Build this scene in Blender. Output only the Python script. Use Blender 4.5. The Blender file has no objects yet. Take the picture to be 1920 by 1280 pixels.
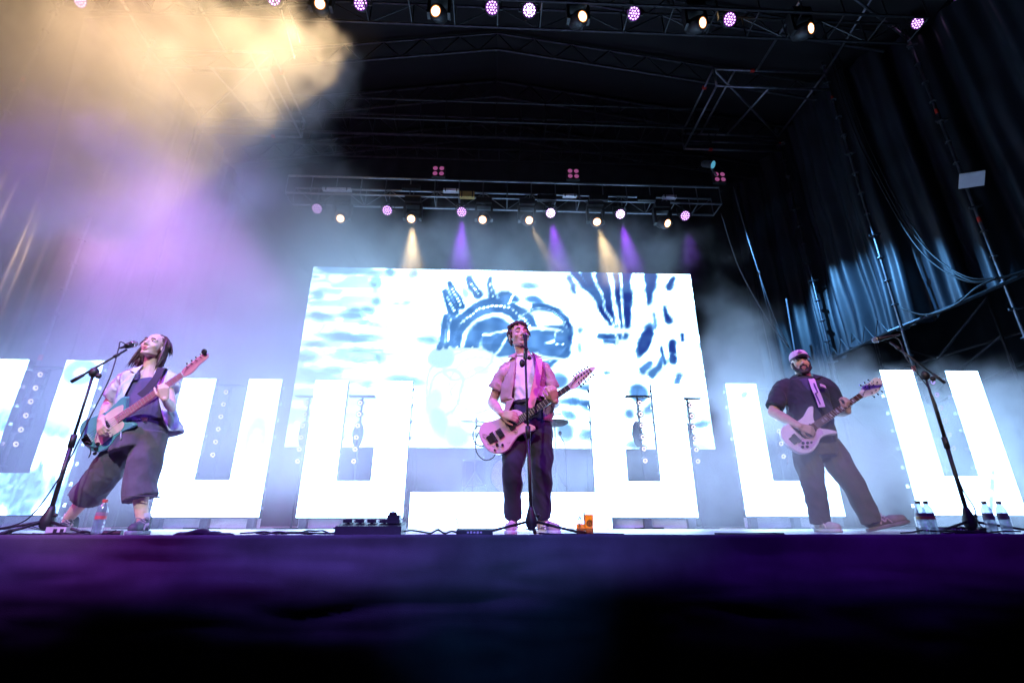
import bpy, bmesh, math, random
import numpy as np
from mathutils import Vector, Matrix, Quaternion, Euler, noise as mnoise

scene = bpy.context.scene
COL = scene.collection
R = math.radians

# ------------------------------------------------------------------ camera
CAM_H = 0.08
PITCH, YAW, FPX = R(20.4), R(2.4), 914.0
cam_data = bpy.data.cameras.new("camera")
cam_data.sensor_width = 36.0
cam_data.lens = FPX / 1920.0 * 36.0
cam_data.clip_start = 0.05
cam_data.clip_end = 500
cam = bpy.data.objects.new("camera", cam_data)
cam.location = (0, 0, CAM_H)
cam.rotation_euler = (R(90) + PITCH, 0, -YAW)
COL.objects.link(cam)
scene.camera = cam

# ------------------------------------------------------------------ world: night
world = bpy.data.worlds.new("World")
scene.world = world
world.use_nodes = True
wbg = world.node_tree.nodes["Background"]
wbg.inputs[0].default_value = (0.10, 0.14, 0.30, 1)
wbg.inputs[1].default_value = 0.004

scene.view_settings.view_transform = 'Standard'
scene.view_settings.look = 'None'
scene.view_settings.exposure = 0.0
scene.view_settings.gamma = 1.0
scene.render.engine = 'CYCLES'
cy = scene.cycles
cy.use_denoising = True
cy.max_bounces = 6
cy.diffuse_bounces = 2
cy.glossy_bounces = 2
cy.transmission_bounces = 6
cy.transparent_max_bounces = 24
cy.volume_bounces = 1
cy.volume_step_rate = 3.0
cy.volume_max_steps = 256
cy.sample_clamp_indirect = 4.0
cy.sample_clamp_direct = 30.0
cy.caustics_reflective = False
cy.caustics_refractive = False
cy.use_light_tree = True


# ------------------------------------------------------------------ helpers
def at(x, y, Y):
    """point of the place seen at photo pixel (x, y), standing Y metres into the stage"""
    a, b = (x - 960) / FPX, (640 - y) / FPX
    up = b * math.cos(PITCH) + math.sin(PITCH)
    fw = -b * math.sin(PITCH) + math.cos(PITCH)
    X = a * math.cos(YAW) + fw * math.sin(YAW)
    Yy = -a * math.sin(YAW) + fw * math.cos(YAW)
    k = Y / Yy
    return Vector((X * k, Y, up * k + CAM_H))


def at_z(x, y, Z):
    p = at(x, y, 1.0)
    k = (Z - CAM_H) / (p.z - CAM_H)
    return Vector((p.x * k, k, Z))


def rng(seed):
    return random.Random(seed)


def node_mat(name):
    m = bpy.data.materials.new(name)
    m.use_nodes = True
    nt = m.node_tree
    return m, nt, nt.nodes["Principled BSDF"]


def mat(name, col, rough=0.6, metal=0.0, var=0.18, scale=14.0, bump=0.0, bscale=60.0, spec=0.5, stretch=None, col2=None,
        coat=0.0, alpha_trans=0.0, sheen=0.0):
    m, nt, bs = node_mat(name)
    tc = nt.nodes.new("ShaderNodeTexCoord")
    mp = nt.nodes.new("ShaderNodeMapping")
    nt.links.new(tc.outputs["Object"], mp.inputs[0])
    if stretch:
        mp.inputs["Scale"].default_value = stretch
    nz = nt.nodes.new("ShaderNodeTexNoise")
    nz.inputs["Scale"].default_value = scale
    nz.inputs["Detail"].default_value = 5
    nt.links.new(mp.outputs[0], nz.inputs[0])
    mx = nt.nodes.new("ShaderNodeMix")
    mx.data_type = 'RGBA'
    a = tuple(c * (1 - var) for c in col)
    b = tuple(min(1, c * (1 + var)) for c in (col2 or col))
    mx.inputs[6].default_value = (*a, 1)
    mx.inputs[7].default_value = (*b, 1)
    cr = nt.nodes.new("ShaderNodeMapRange")
    cr.inputs[1].default_value = 0.3
    cr.inputs[2].default_value = 0.7
    nt.links.new(nz.outputs[0], cr.inputs[0])
    nt.links.new(cr.outputs[0], mx.inputs[0])
    nt.links.new(mx.outputs[2], bs.inputs["Base Color"])
    bs.inputs["Roughness"].default_value = rough
    bs.inputs["Metallic"].default_value = metal
    bs.inputs["Specular IOR Level"].default_value = spec
    bs.inputs["Coat Weight"].default_value = coat
    bs.inputs["Sheen Weight"].default_value = sheen
    if alpha_trans:
        bs.inputs["Transmission Weight"].default_value = alpha_trans
        bs.inputs["IOR"].default_value = 1.33
    if bump:
        n2 = nt.nodes.new("ShaderNodeTexNoise")
        n2.inputs["Scale"].default_value = bscale
        n2.inputs["Detail"].default_value = 4
        nt.links.new(mp.outputs[0], n2.inputs[0])
        bp = nt.nodes.new("ShaderNodeBump")
        bp.inputs["Strength"].default_value = bump
        bp.inputs["Distance"].default_value = 0.01
        nt.links.new(n2.outputs[0], bp.inputs["Height"])
        nt.links.new(bp.outputs[0], bs.inputs["Normal"])
    return m


def emit_mat(name, col, strength, sample=False):
    m = bpy.data.materials.new(name)
    m.use_nodes = True
    nt = m.node_tree
    nt.nodes.remove(nt.nodes["Principled BSDF"])
    e = nt.nodes.new("ShaderNodeEmission")
    e.inputs[0].default_value = (*col, 1)
    e.inputs[1].default_value = strength
    nt.links.new(e.outputs[0], nt.nodes["Material Output"].inputs[0])
    m.cycles.emission_sampling = 'FRONT' if sample else 'NONE'
    return m


class MB:
    """collects shapes; build() links them as ONE mesh object"""

    def __init__(self):
        self.v, self.f = [], []

    def add(self, vs, fs, M=None):
        o = len(self.v)
        for p in vs:
            p = Vector(p)
            self.v.append(M @ p if M is not None else p)
        self.f += [tuple(i + o for i in q) for q in fs]
        return self

    def box(self, c, s, M=None, rot=None):
        x, y, z = (k / 2 for k in s)
        vs = [Vector(p) for p in ((-x, -y, -z), (x, -y, -z), (x, y, -z), (-x, y, -z), (-x, -y, z), (x, -y, z), (x, y, z), (-x, y, z))]
        if rot is not None:
            vs = [rot @ p for p in vs]
        c = Vector(c)
        return self.add([p + c for p in vs], [(0, 3, 2, 1), (4, 5, 6, 7), (0, 1, 5, 4), (1, 2, 6, 5), (2, 3, 7, 6), (3, 0, 4, 7)], M)

    def bar(self, a, b, w, d=None, up=(0, 0, 1)):
        a, b = Vector(a), Vector(b)
        t = (b - a).normalized()
        s = t.cross(Vector(up))
        if s.length < 1e-4:
            s = t.cross(Vector((0, 1, 0)))
        s.normalize()
        n = s.cross(t)
        d = d or w
        vs = []
        for p in (a, b):
            for i, j in ((-1, -1), (1, -1), (1, 1), (-1, 1)):
                vs.append(p + s * i * w / 2 + n * j * d / 2)
        return self.add(vs, [(0, 1, 2, 3), (7, 6, 5, 4), (0, 4, 5, 1), (1, 5, 6, 2), (2, 6, 7, 3), (3, 7, 4, 0)])

    def tube(self, pts, r, seg=8, caps=True, M=None, flat=1.0, up=None):
        pts = [Vector(p) for p in pts]
        n = len(pts)
        rr = r if isinstance(r, (list, tuple)) else [r] * n
        vs, fs = [], []
        prev = None
        for i, p in enumerate(pts):
            t = (pts[min(i + 1, n - 1)] - pts[max(i - 1, 0)])
            t = t.normalized() if t.length > 1e-9 else Vector((0, 0, 1))
            if prev is None:
                ref = Vector(up) if up else (Vector((0, 0, 1)) if abs(t.z) < .9 else Vector((0, 1, 0)))
                s = t.cross(ref).normalized()
            else:
                s = (prev - t * prev.dot(t))
                s = s.normalized() if s.length > 1e-6 else t.orthogonal().normalized()
            prev = s
            u = t.cross(s)
            for k in range(seg):
                a = 2 * math.pi * k / seg
                vs.append(p + s * math.cos(a) * rr[i] + u * math.sin(a) * rr[i] * flat)
        for i in range(n - 1):
            for k in range(seg):
                a, b = i * seg + k, i * seg + (k + 1) % seg
                fs.append((a, b, b + seg, a + seg))
        if caps:
            fs.append(tuple(reversed(range(seg))))
            fs.append(tuple(range((n - 1) * seg, n * seg)))
        return self.add(vs, fs, M)

    def lathe(self, prof, seg=20, M=None, caps=True):
        vs, fs = [], []
        for (r, z) in prof:
            for k in range(seg):
                a = 2 * math.pi * k / seg
                vs.append((r * math.cos(a), r * math.sin(a), z))
        for i in range(len(prof) - 1):
            for k in range(seg):
                a, b = i * seg + k, i * seg + (k + 1) % seg
                fs.append((a, b, b + seg, a + seg))
        if caps:
            fs.append(tuple(reversed(range(seg))))
            fs.append(tuple(range((len(prof) - 1) * seg, len(prof) * seg)))
        return self.add(vs, fs, M)

    def ball(self, c, r, seg=14, rings=9, M=None, rot=None):
        r = r if isinstance(r, (list, tuple, Vector)) else (r, r, r)
        c = Vector(c)
        vs, fs = [], []
        for i in range(rings + 1):
            th = math.pi * i / rings
            for k in range(seg):
                a = 2 * math.pi * k / seg
                p = Vector((r[0] * math.sin(th) * math.cos(a), r[1] * math.sin(th) * math.sin(a), r[2] * math.cos(th)))
                if rot is not None:
                    p = rot @ p
                vs.append(c + p)
        for i in range(rings):
            for k in range(seg):
                a, b = i * seg + k, i * seg + (k + 1) % seg
                fs.append((a + seg, b + seg, b, a))
        return self.add(vs, fs, M)

    def prism(self, poly, z0, z1, M=None, bevel=0.0):
        """outline in local xy, extruded in local z, with an optional chamfer on the front (z1) rim"""
        n = len(poly)
        P = [Vector((p[0], p[1])) for p in poly]
        area = sum(P[i].x * P[(i + 1) % n].y - P[(i + 1) % n].x * P[i].y for i in range(n))
        if area < 0:
            P.reverse()
        rings = [(0, z0)]
        if bevel:
            rings = [(bevel, z0), (0, z0 + bevel), (0, z1 - bevel), (bevel, z1)]
        else:
            rings = [(0, z0), (0, z1)]
        vs, fs = [], []
        for ins, z in rings:
            for i in range(n):
                a, b, c = P[i - 1], P[i], P[(i + 1) % n]
                e1, e2 = (b - a), (c - b)
                nn = Vector((-(e1.y + e2.y), e1.x + e2.x))
                if nn.length > 1e-9:
                    nn.normalize()
                q = b + nn * ins
                vs.append((q.x, q.y, z))
        for j in range(len(rings) - 1):
            for i in range(n):
                a, b = j * n + i, j * n + (i + 1) % n
                fs.append((a, b, b + n, a + n))
        fs.append(tuple(reversed(range(n))))
        fs.append(tuple(range((len(rings) - 1) * n, len(rings) * n)))
        return self.add(vs, fs, M)

    def mesh(self, name, smooth=False):
        me = bpy.data.meshes.new(name)
        me.from_pydata([tuple(p) for p in self.v], [], self.f)
        me.validate()
        me.update()
        if smooth:
            me.shade_smooth()
        return me

    def build(self, name, material, parent=None, smooth=False, world=True):
        """world=True: shapes were given in stage coordinates, so take the parents' places off"""
        if world and parent is not None:
            off = base_of(parent)
            self.v = [p - off for p in self.v]
        return link(name, self.mesh(name, smooth), material, parent)


def base_of(o):
    p = Vector((0, 0, 0))
    while o is not None:
        p = p + o.location
        o = o.parent
    return p


def link(name, me, material=None, parent=None):
    o = bpy.data.objects.new(name, me)
    COL.objects.link(o)
    if material is not None and not me.materials:
        me.materials.append(material)
    o.parent = parent
    return o


def smooth_angle(o, deg=40):
    me = o.data
    me.shade_smooth()
    try:
        me.set_sharp_from_angle(angle=R(deg))
    except Exception:
        pass
    return o


def thing(name, label, cat, loc=(0, 0, 0), group=None):
    o = bpy.data.objects.new(name, None)
    o.empty_display_size = 0.1
    COL.objects.link(o)
    o.location = loc
    o['label'] = label
    o['category'] = cat
    if group:
        o['group'] = group
    return o


def tag(o, label=None, cat=None, group=None, kind=None):
    if label:
        o['label'] = label
    if cat:
        o['category'] = cat
    if group:
        o['group'] = group
    if kind:
        o['kind'] = kind
    return o


def copy_tree(o, parent=None):
    c = o.copy()
    COL.objects.link(c)
    c.parent = parent
    for ch in list(o.children):
        copy_tree(ch, c)
    return c


def catenary(a, b, sag, n=14):
    a, b = Vector(a), Vector(b)
    return [a.lerp(b, i / n) - Vector((0, 0, sag * 4 * (i / n) * (1 - i / n))) for i in range(n + 1)]


def spline(pts, n=6):
    """Catmull-Rom through the points"""
    P = [Vector(p) for p in pts]
    P = [P[0] * 2 - P[1]] + P + [P[-1] * 2 - P[-2]]
    out = []
    for i in range(1, len(P) - 2):
        for k in range(n):
            t = k / n
            a, b, c, d = P[i - 1], P[i], P[i + 1], P[i + 2]
            out.append(0.5 * ((2 * b) + (c - a) * t + (2 * a - 5 * b + 4 * c - d) * t * t + (3 * b - a - 3 * c + d) * t ** 3))
    out.append(P[-2])
    return out


def frame_to(direction, up=(0, 0, 1)):
    """rotation whose local +Z looks along direction"""
    return Vector(direction).to_track_quat('Z', 'Y').to_matrix().to_4x4()
# ------------------------------------------------------------------ materials
M = dict(
    black_cloth=mat('black_cloth', (0.016, 0.016, 0.02), 0.85, var=0.4, scale=3, bump=0.25, bscale=180, sheen=0.15),
    tarp=mat('dark_tarp', (0.018, 0.023, 0.031), 0.40, var=0.35, scale=1.6, bump=0.15, bscale=9, spec=0.6),
    floor=mat('stage_floor', (0.34, 0.32, 0.33), 0.45, var=0.25, scale=2.2, bump=0.1, bscale=30),
    pit=mat('pit_ground', (0.03, 0.03, 0.032), 0.9, var=0.3, scale=5),
    steel=mat('galvanised_steel', (0.20, 0.21, 0.24), 0.44, 0.9, var=0.25, scale=9),
    alu=mat('aluminium_truss', (0.24, 0.25, 0.28), 0.38, 0.9, var=0.2, scale=12),
    blackmetal=mat('black_metal', (0.02, 0.02, 0.022), 0.42, 0.2, var=0.3, scale=20),
    blackplastic=mat('black_plastic', (0.018, 0.018, 0.02), 0.5, var=0.3, scale=25, bump=0.1),
    cable=mat('cable_rubber', (0.015, 0.015, 0.017), 0.55, var=0.3),
    redtape=mat('red_tape', (0.55, 0.03, 0.02), 0.5),
    white_plastic=mat('white_plastic', (0.72, 0.72, 0.74), 0.45, var=0.06),
    darksteel=mat('dark_painted_steel', (0.045, 0.045, 0.05), 0.42, 0.7, var=0.3, scale=9),
    chrome=mat('chrome', (0.7, 0.7, 0.72), 0.18, 1.0, var=0.08),
    roofskin=mat('roof_membrane', (0.006, 0.006, 0.008), 0.7, var=0.3, scale=2),
)

# ------------------------------------------------------------------ stage, pit, roof
EDGE = 3.5          # stage front edge
mb = MB()
mb.box((0, 0, -1.5), (300, 300, 0.1))
tag(mb.build('ground', M['pit']), kind='structure')
mb = MB()
mb.box((0, EDGE + 5.02, -0.1), (22, 10.0, 0.2))
floor = tag(mb.build('stage_floor', M['floor']), kind='structure')

# black molleton skirt on the stage front: sagging top hem, shallow folds
nx, nz = 320, 60
vs, fs = [], []
for j in range(nz):
    for i in range(nx):
        x = -11 + 22 * i / (nx - 1)
        t = j / (nz - 1)
        z = 0.006 - 1.45 * t
        fold = 0.024 * t ** .5 * (math.sin(x * 5.1 + 1.2 * math.sin(x * 1.7)) + .6 * math.sin(x * 11.3 + t * 2))
        fold += 0.05 * min(1, t * 8) * mnoise.noise(Vector((x * .9, t * 5.0 + .3 * math.sin(x * 1.3), 2.2)))
        fold += 0.022 * min(1, t * 10) * (1 - 2 * abs(mnoise.noise(Vector((x * 1.4 + t * 4, t * 11.0 - x * .5, 8.2)))))
        lip = 0.028 * math.exp(-t * 18)
        z += 0.010 * max(0, mnoise.noise(Vector((x * 1.3, 7.7, 0)))) * (1 if t < .02 else 0)
        vs.append((x, EDGE - 0.035 + fold - lip * 0.3, z))
for j in range(nz - 1):
    for i in range(nx - 1):
        a = j * nx + i
        fs.append((a, a + nx, a + nx + 1, a + 1))
# turned over on to the floor
o = len(vs)
for i in range(nx):
    x, y, z = vs[i]
    vs.append((x, EDGE + 0.05 + 0.02 * mnoise.noise(Vector((x * 2, 0, 5))), 0.006 + 0.006 * abs(mnoise.noise(Vector((x * 3, 1, 5))))))
for i in range(nx - 1):
    fs.append((i, i + 1, o + i + 1, o + i))
M['molleton'] = mat('faded_black_molleton', (.12, .115, .125), .9, var=.3, scale=3, bump=.3, bscale=220, sheen=.2)
sk = MB().add(vs, fs).build('stage_skirt', M['molleton'], smooth=True)
tag(sk, 'long black cloth skirt hanging down the stage front edge', 'stage skirt')

# roof: two dark membrane slopes
RIDGE, EAVE, RX = 11.6, 10.1, 9.2
mb = MB()
mb.add([(-RX, 5.2, EAVE), (0, 5.2, RIDGE), (0, 13.5, RIDGE), (-RX, 13.5, EAVE), (RX, 5.2, EAVE), (RX, 13.5, EAVE)],
       [(0, 1, 2, 3), (1, 4, 5, 2)])
mb.add([(-RX, 5.2, EAVE + .05), (0, 5.2, RIDGE + .05), (0, 13.5, RIDGE + .05), (-RX, 13.5, EAVE + .05), (RX, 5.2, EAVE + .05), (RX, 13.5, EAVE + .05)],
       [(3, 2, 1, 0), (2, 5, 4, 1)])
tag(mb.build('roof_membrane', M['roofskin']), 'black gabled roof skin stretched over the stage', 'stage roof')

# back drop cloth
def drape(name, path, z0f, z1, label, cat, seed=0, amp=0.07, freq=5.0, mat_=None, group=None, nz=26):
    """folded cloth hung along a ground path [(x,y)...]; z0f(s) is the height of its bottom hem"""
    pts = spline([Vector((p[0], p[1], 0)) for p in path], 40)
    L = [0]
    for a, b in zip(pts, pts[1:]):
        L.append(L[-1] + (b - a).length)
    vs, fs = [], []
    n = len(pts)
    for j in range(nz):
        t = j / (nz - 1)
        for i, p in enumerate(pts):
            tan = (pts[min(i + 1, n - 1)] - pts[max(i - 1, 0)]).normalized()
            nrm = Vector((-tan.y, tan.x, 0))
            s = L[i]
            z0 = z0f(s / L[-1])
            z = z0 + (z1 - z0) * t
            w = math.sin(s * freq + 1.7 * math.sin(s * 1.3 + seed) + .5 * mnoise.noise(Vector((s * .8, z * .25, seed))))
            w += .55 * math.sin(s * freq * 2.3 + seed + .8 * mnoise.noise(Vector((s, z * .5, seed + 3))))
            w += .8 * mnoise.noise(Vector((s * 1.6, z * .6, seed + 9)))
            q = p + nrm * w * amp * (1.15 - .55 * t)
            vs.append((q.x, q.y, z))
    for j in range(nz - 1):
        for i in range(n - 1):
            a = j * n + i
            fs.append((a, a + 1, a + n + 1, a + n))
    ob = MB().add(vs, fs).build(name, mat_ or M['tarp'], smooth=True)
    tag(ob, label, cat, group)
    return ob

drape('backdrop_curtain', [(-9.0, 12.6), (-4, 12.7), (0, 12.6), (4, 12.7), (9.0, 12.6)], lambda s: 0.0, 11.3,
      'black backdrop curtain closing the rear of the stage behind the big screen', 'curtain', 1, 0.06, 4.0, M['black_cloth'])
# ------------------------------------------------------------------ LED walls
LED_GAIN = 12.0
LED_TINT = np.array([0.46, 0.77, 1.20])


def led_mat():
    m = bpy.data.materials.new('led_display')
    m.use_nodes = True
    nt = m.node_tree
    nt.nodes.remove(nt.nodes["Principled BSDF"])
    at_ = nt.nodes.new("ShaderNodeAttribute")
    at_.attribute_name = 'picture'
    e = nt.nodes.new("ShaderNodeEmission")
    e.inputs[1].default_value = 1.0
    nt.links.new(at_.outputs[0], e.inputs[0])
    nt.links.new(e.outputs[0], nt.nodes["Material Output"].inputs[0])
    m.cycles.emission_sampling = 'FRONT'
    return m


M['led'] = led_mat()


def photo_px(P):
    """photo pixel of stage points (n,3): the coordinates the screen picture was drawn in"""
    x, y, z = P[:, 0], P[:, 1], P[:, 2] - CAM_H
    r = x * math.cos(YAW) - y * math.sin(YAW)
    d = x * math.sin(YAW) + y * math.cos(YAW)
    fw = d * math.cos(PITCH) + z * math.sin(PITCH)
    up = -d * math.sin(PITCH) + z * math.cos(PITCH)
    return 960 + FPX * r / fw, 640 - FPX * up / fw


def sstep(a, b, x):
    t = np.clip((x - a) / (b - a), 0, 1)
    return t * t * (3 - 2 * t)


def vnoise(x, y, seed=0):
    """smooth value noise"""
    xi, yi = np.floor(x).astype(int), np.floor(y).astype(int)
    xf, yf = x - xi, y - yi
    xf, yf = xf * xf * (3 - 2 * xf), yf * yf * (3 - 2 * yf)

    def h(a, b):
        n = (a * 374761393 + b * 668265263 + seed * 974634777) & 0x7fffffff
        n = ((n ^ (n >> 13)) * 1274126177) & 0x7fffffff
        return ((n ^ (n >> 16)) & 0xffff) / 65535.0
    return (h(xi, yi) * (1 - xf) + h(xi + 1, yi) * xf) * (1 - yf) + (h(xi, yi + 1) * (1 - xf) + h(xi + 1, yi + 1) * xf) * yf


def capsule(x, y, x0, y0, r0, x1, y1, r1):
    dx, dy = x1 - x0, y1 - y0
    t = np.clip(((x - x0) * dx + (y - y0) * dy) / (dx * dx + dy * dy), 0, 1)
    return np.hypot(x - x0 - t * dx, y - y0 - t * dy) - (r0 + (r1 - r0) * t)


def ellipse(x, y, cx, cy, rx, ry, rot=0):
    c, s = math.cos(R(rot)), math.sin(R(rot))
    u, v = (x - cx) * c + (y - cy) * s, -(x - cx) * s + (y - cy) * c
    return (np.hypot(u / rx, v / ry) - 1) * min(rx, ry)


def screen_picture(x, y):
    """white picture with blue ink: a drawn heart with vessels, smears and streaks. x,y: drawing coordinates"""
    X, Y = (x - 540) * 2.341, (y - 480) * 2.341
    wx = X + 16 * (vnoise(X / 60, Y / 60, 3) - .5) + 6 * (vnoise(X / 18, Y / 18, 4) - .5)
    wy = Y + 16 * (vnoise(X / 60, Y / 60, 5) - .5) + 6 * (vnoise(X / 18, Y / 18, 6) - .5)
    ink = np.zeros_like(X)     # 0 paper .. 1 deep
    pale = np.zeros_like(X)

    def put(d, k=1.0, soft=5):
        nonlocal ink
        ink = np.maximum(ink, k * sstep(soft, -soft, d))

    def tint(d, k=1.0, soft=9):
        nonlocal pale
        pale = np.maximum(pale, k * sstep(soft, -soft, d))

    def wipe(d, soft=4):
        nonlocal ink, pale
        w = 1 - sstep(soft, -soft, d)
        ink = ink * w
        pale = pale * w
    # --- left smears
    for (cx, cy, rx, ry, k) in ((150, 268, 42, 15, .75), (285, 255, 50, 20, .7), (350, 240, 24, 16, .6), (385, 120, 22, 26, .6), (130, 172, 20, 16, .5),
                                (390, 195, 15, 14, .5), (240, 358, 100, 17, .75), (300, 345, 60, 9, .6), (300, 440, 105, 30, .4), (80, 440, 50, 26, .4),
                                (270, 62, 95, 16, .9), (190, 58, 40, 12, .7), (447, 66, 14, 16, .7), (548, 72, 18, 16, .5), (120, 520, 80, 22, .3), (200, 505, 40, 20, .35),
                                (380, 300, 50, 12, .3), (140, 545, 90, 10, .3), (620, 360, 40, 18, .3), (510, 210, 25, 9, .3), (775, 155, 12, 22, .5),
                                (1065, 125, 22, 9, .6), (1045, 133, 14, 7, .7), (330, 415, 80, 10, .35), (110, 385, 30, 6, .5), (510, 545, 60, 14, .25), (345, 568, 25, 8, .3)):
        put(ellipse(wx, wy, cx, cy, rx, ry, 4), k * .36, 9)
    # --- right of the heart: fan of deep streaks
    for (x0, y0, r0, x1, y1, r1, k) in ((1262, 80, 16, 1400, 250, 9, 1.), (1310, 82, 20, 1412, 300, 9, .95), (1375, 82, 26, 1432, 308, 8, 1.), (1440, 84, 14, 1462, 310, 8, 1.),
                                        (1485, 84, 24, 1490, 308, 14, .95), (1590, 84, 26, 1585, 205, 8, 1.), (1690, 95, 8, 1672, 140, 12, 1.), (1232, 100, 9, 1260, 160, 5, .6),
                                        (1370, 352, 10, 1480, 356, 12, .75), (1400, 372, 8, 1440, 378, 6, .6), (1660, 225, 6, 1672, 285, 16, .9), (1735, 340, 7, 1738, 362, 7, .9),
                                        (1692, 375, 16, 1695, 420, 16, .95), (1695, 450, 15, 1690, 465, 14, .9), (1650, 440, 8, 1600, 520, 16, .6), (1560, 500, 16, 1590, 470, 9, .6),
                                        (1640, 400, 5, 1655, 470, 10, .8), (1715, 530, 12, 1705, 560, 14, .4), (1810, 330, 6, 1815, 400, 5, .6), (1610, 255, 4, 1612, 330, 4, .5)):
        put(capsule(wx, wy, x0, y0, r0, x1, y1, r1), k, 6)
    wipe(np.abs(wx - (1415 + .09 * (wy - 90))) - 5)
    wipe(np.abs(wx - (1345 + .36 * (wy - 90))) - 4)
    wipe(np.abs(wx - (1462 + .02 * (wy - 90))) - 5)
    wipe(np.abs(wy - 330) - 7)
    put(ellipse(wx, wy, 1565, 372, 26, 72, 24), .95, 6)
    for (cx, cy, rx, ry, k, a) in ((1250, 640, 46, 13, .8, 4), (1320, 650, 50, 16, .8, 6), (1340, 672, 36, 9, .6, 4), (1230, 700, 32, 17, .5, 25), (1325, 785, 42, 18, .5, 6), (1190, 545, 30, 32, .45, 0),
                                   (1395, 515, 12, 9, .5, 0), (1320, 575, 34, 7, .5, -4), (1280, 325, 8, 10, .5, 0), (1275, 405, 6, 14, .5, 0), (1540, 600, 42, 34, .75, 10), (1500, 690, 14, 16, .5, -30),
                                   (1590, 668, 13, 20, .4, 30), (1640, 596, 12, 9, .4, 0), (1705, 596, 20, 12, .5, 0), (1810, 735, 26, 12, .5, 0), (1515, 830, 26, 14, .5, 8), (1220, 770, 28, 40, .35, -20)):
        put(ellipse(wx, wy, cx, cy, rx, ry, a), k * .7, 8)
    # --- the heart: arches of the great vessel
    cx, cy = 905, 398
    r = np.hypot((wx - cx) / 1.0, wy - cy)
    ang = np.degrees(np.arctan2(cy - wy, wx - cx))
    arch = (ang > 2) & (ang < 182)
    band = np.maximum(np.abs(r - 178) - 34, np.where(arch, -20, 20))
    put(band, .72, 5)
    put(np.maximum(np.abs(r - 96) - 28, np.where((ang > 10) & (ang < 190), -20, 20)), .66, 6)
    wipe(np.maximum(np.abs(r - 176) - 3.5 - 3 * np.sin(ang * 1.1), np.where((ang > 20) & (ang < 176), -9, 9)), 3)
    put(ellipse(wx, wy, 905, 370, 58, 48), .6, 5)
    wipe(np.abs(wy - 338 + .12 * (wx - 900)) - 5 + 99 * ((wx < 850) | (wx > 1010)), 3)
    # ribbed left flank
    for k, xx in enumerate((672, 700, 732)):
        put(capsule(wx, wy, xx + 22, 262, 13, xx - 4, 392, 12), .62, 4)
    wipe(capsule(wx, wy, 716, 280, 4, 700, 372, 4), 3)
    # three small vessels standing on the arch
    for (x0, y0, x1, y1, rr) in ((690, 158, 722, 238, 15), (716, 128, 752, 210, 13), (797, 96, 828, 168, 15), (890, 104, 893, 180, 11)):
        put(capsule(wx, wy, x0, y0, rr, x1, y1, rr * 1.5), .78, 4)
        wipe(capsule(wx, wy, x0 + 5, y0 + 14, 2.5, x1 + 2, y1, 2.5), 2)
    # right hand vessel with an open end
    put(ellipse(wx, wy, 965, 178, 46, 22, 6), .74, 4)
    wipe(np.abs(wx - 985 + .5 * (wy - 180)) - 5 + 99 * ((wy < 150) | (wy > 215)), 3)
    put(ellipse(wx, wy, 1080, 190, 40, 14, 12), .6, 6)
    put(np.maximum(np.abs(np.hypot(wx - 1105, wy - 345) - 128) - 15, np.where((wx > 1060), -9, 9)), .85, 6)
    wipe(np.abs(np.hypot(wx - 1105, wy - 345) - 120) - 2.5, 3)
    put(capsule(wx, wy, 930, 392, 46, 1185, 358, 52), .74, 5)
    put(capsule(wx, wy, 1120, 420, 26, 1215, 425, 22), .7, 6)
    wipe(np.abs(np.hypot(wx - 1193, wy - 354) - 30) - 2.6 + 99 * (wx > 1206), 2)
    wipe(capsule(wx, wy, 1125, 376, 4, 1160, 366, 7), 3)
    wipe(np.abs(wy - (318 + .00035 * (wx - 1050) ** 2)) - 6 + 99 * (wx < 1060) + 99 * (wx > 1185), 4)
    wipe(capsule(wx, wy, 865, 470, 10, 990, 345, 4), 5)
    wipe(capsule(wx, wy, 1080, 432, 7, 1200, 452, 8), 5)
    # pale lower chambers, outlined
    tint(ellipse(wx, wy, 672, 440, 62, 48, -12), .8)
    for (ex, ey, rx, ry, a, w) in ((800, 590, 195, 190, 0, 7), (830, 560, 120, 120, 10, 5), (790, 470, 110, 60, -20, 6), (690, 600, 70, 110, 20, 8), (860, 640, 150, 150, 0, 4)):
        tint(np.abs(ellipse(wx, wy, ex, ey, rx, ry, a)) - w, .6, 6)
    tint(ellipse(wx, wy, 640, 640, 40, 70, 15), .55, 14)
    tint(ellipse(wx, wy, 660, 730, 42, 80, -20), .7, 16)
    tint(ellipse(wx, wy, 740, 790, 60, 45, 10), .6, 16)
    tint(ellipse(wx, wy, 850, 500, 40, 26, 10), .5, 10)
    tint(sstep(.54, .64, vnoise(X / 150, Y / 26, 12)) * -20 + 10, .35, 12)
    # flowing marbled veins over the paper, strongest away from the heart
    fx = X + 60 * (vnoise(X / 120, Y / 90, 41) - .5) + 22 * (vnoise(X / 45, Y / 34, 42) - .5)
    fy2 = Y + 60 * (vnoise(X / 130, Y / 80, 43) - .5) + 22 * (vnoise(X / 40, Y / 30, 44) - .5)
    away = sstep(150, 520, np.abs(X - 920))
    rightside = sstep(1150, 1400, X)
    n1 = vnoise(fx / (105 - 55 * rightside), fy2 / (26 + 60 * rightside), 45)
    vein = sstep(.07, .015, np.abs(n1 - .5)) * away
    pool = sstep(.70, .80, n1) * away
    pale = np.maximum(pale, np.maximum(vein * .16, pool * .30))
    n2 = vnoise(fx / 46, fy2 / 40, 46)
    body = sstep(1.15, .85, np.hypot((X - 800) / 230, (Y - 600) / 220))
    pale = np.maximum(pale, body * sstep(.055, .01, np.abs(n2 - .5)) * .22)
    mott = .50 + .45 * vnoise(X / 40, Y / 30, 21) + .25 * sstep(1150, 1300, X)
    ink = np.clip(ink * mott, 0, 1)
    return ink, np.clip(pale, 0, 1)


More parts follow.
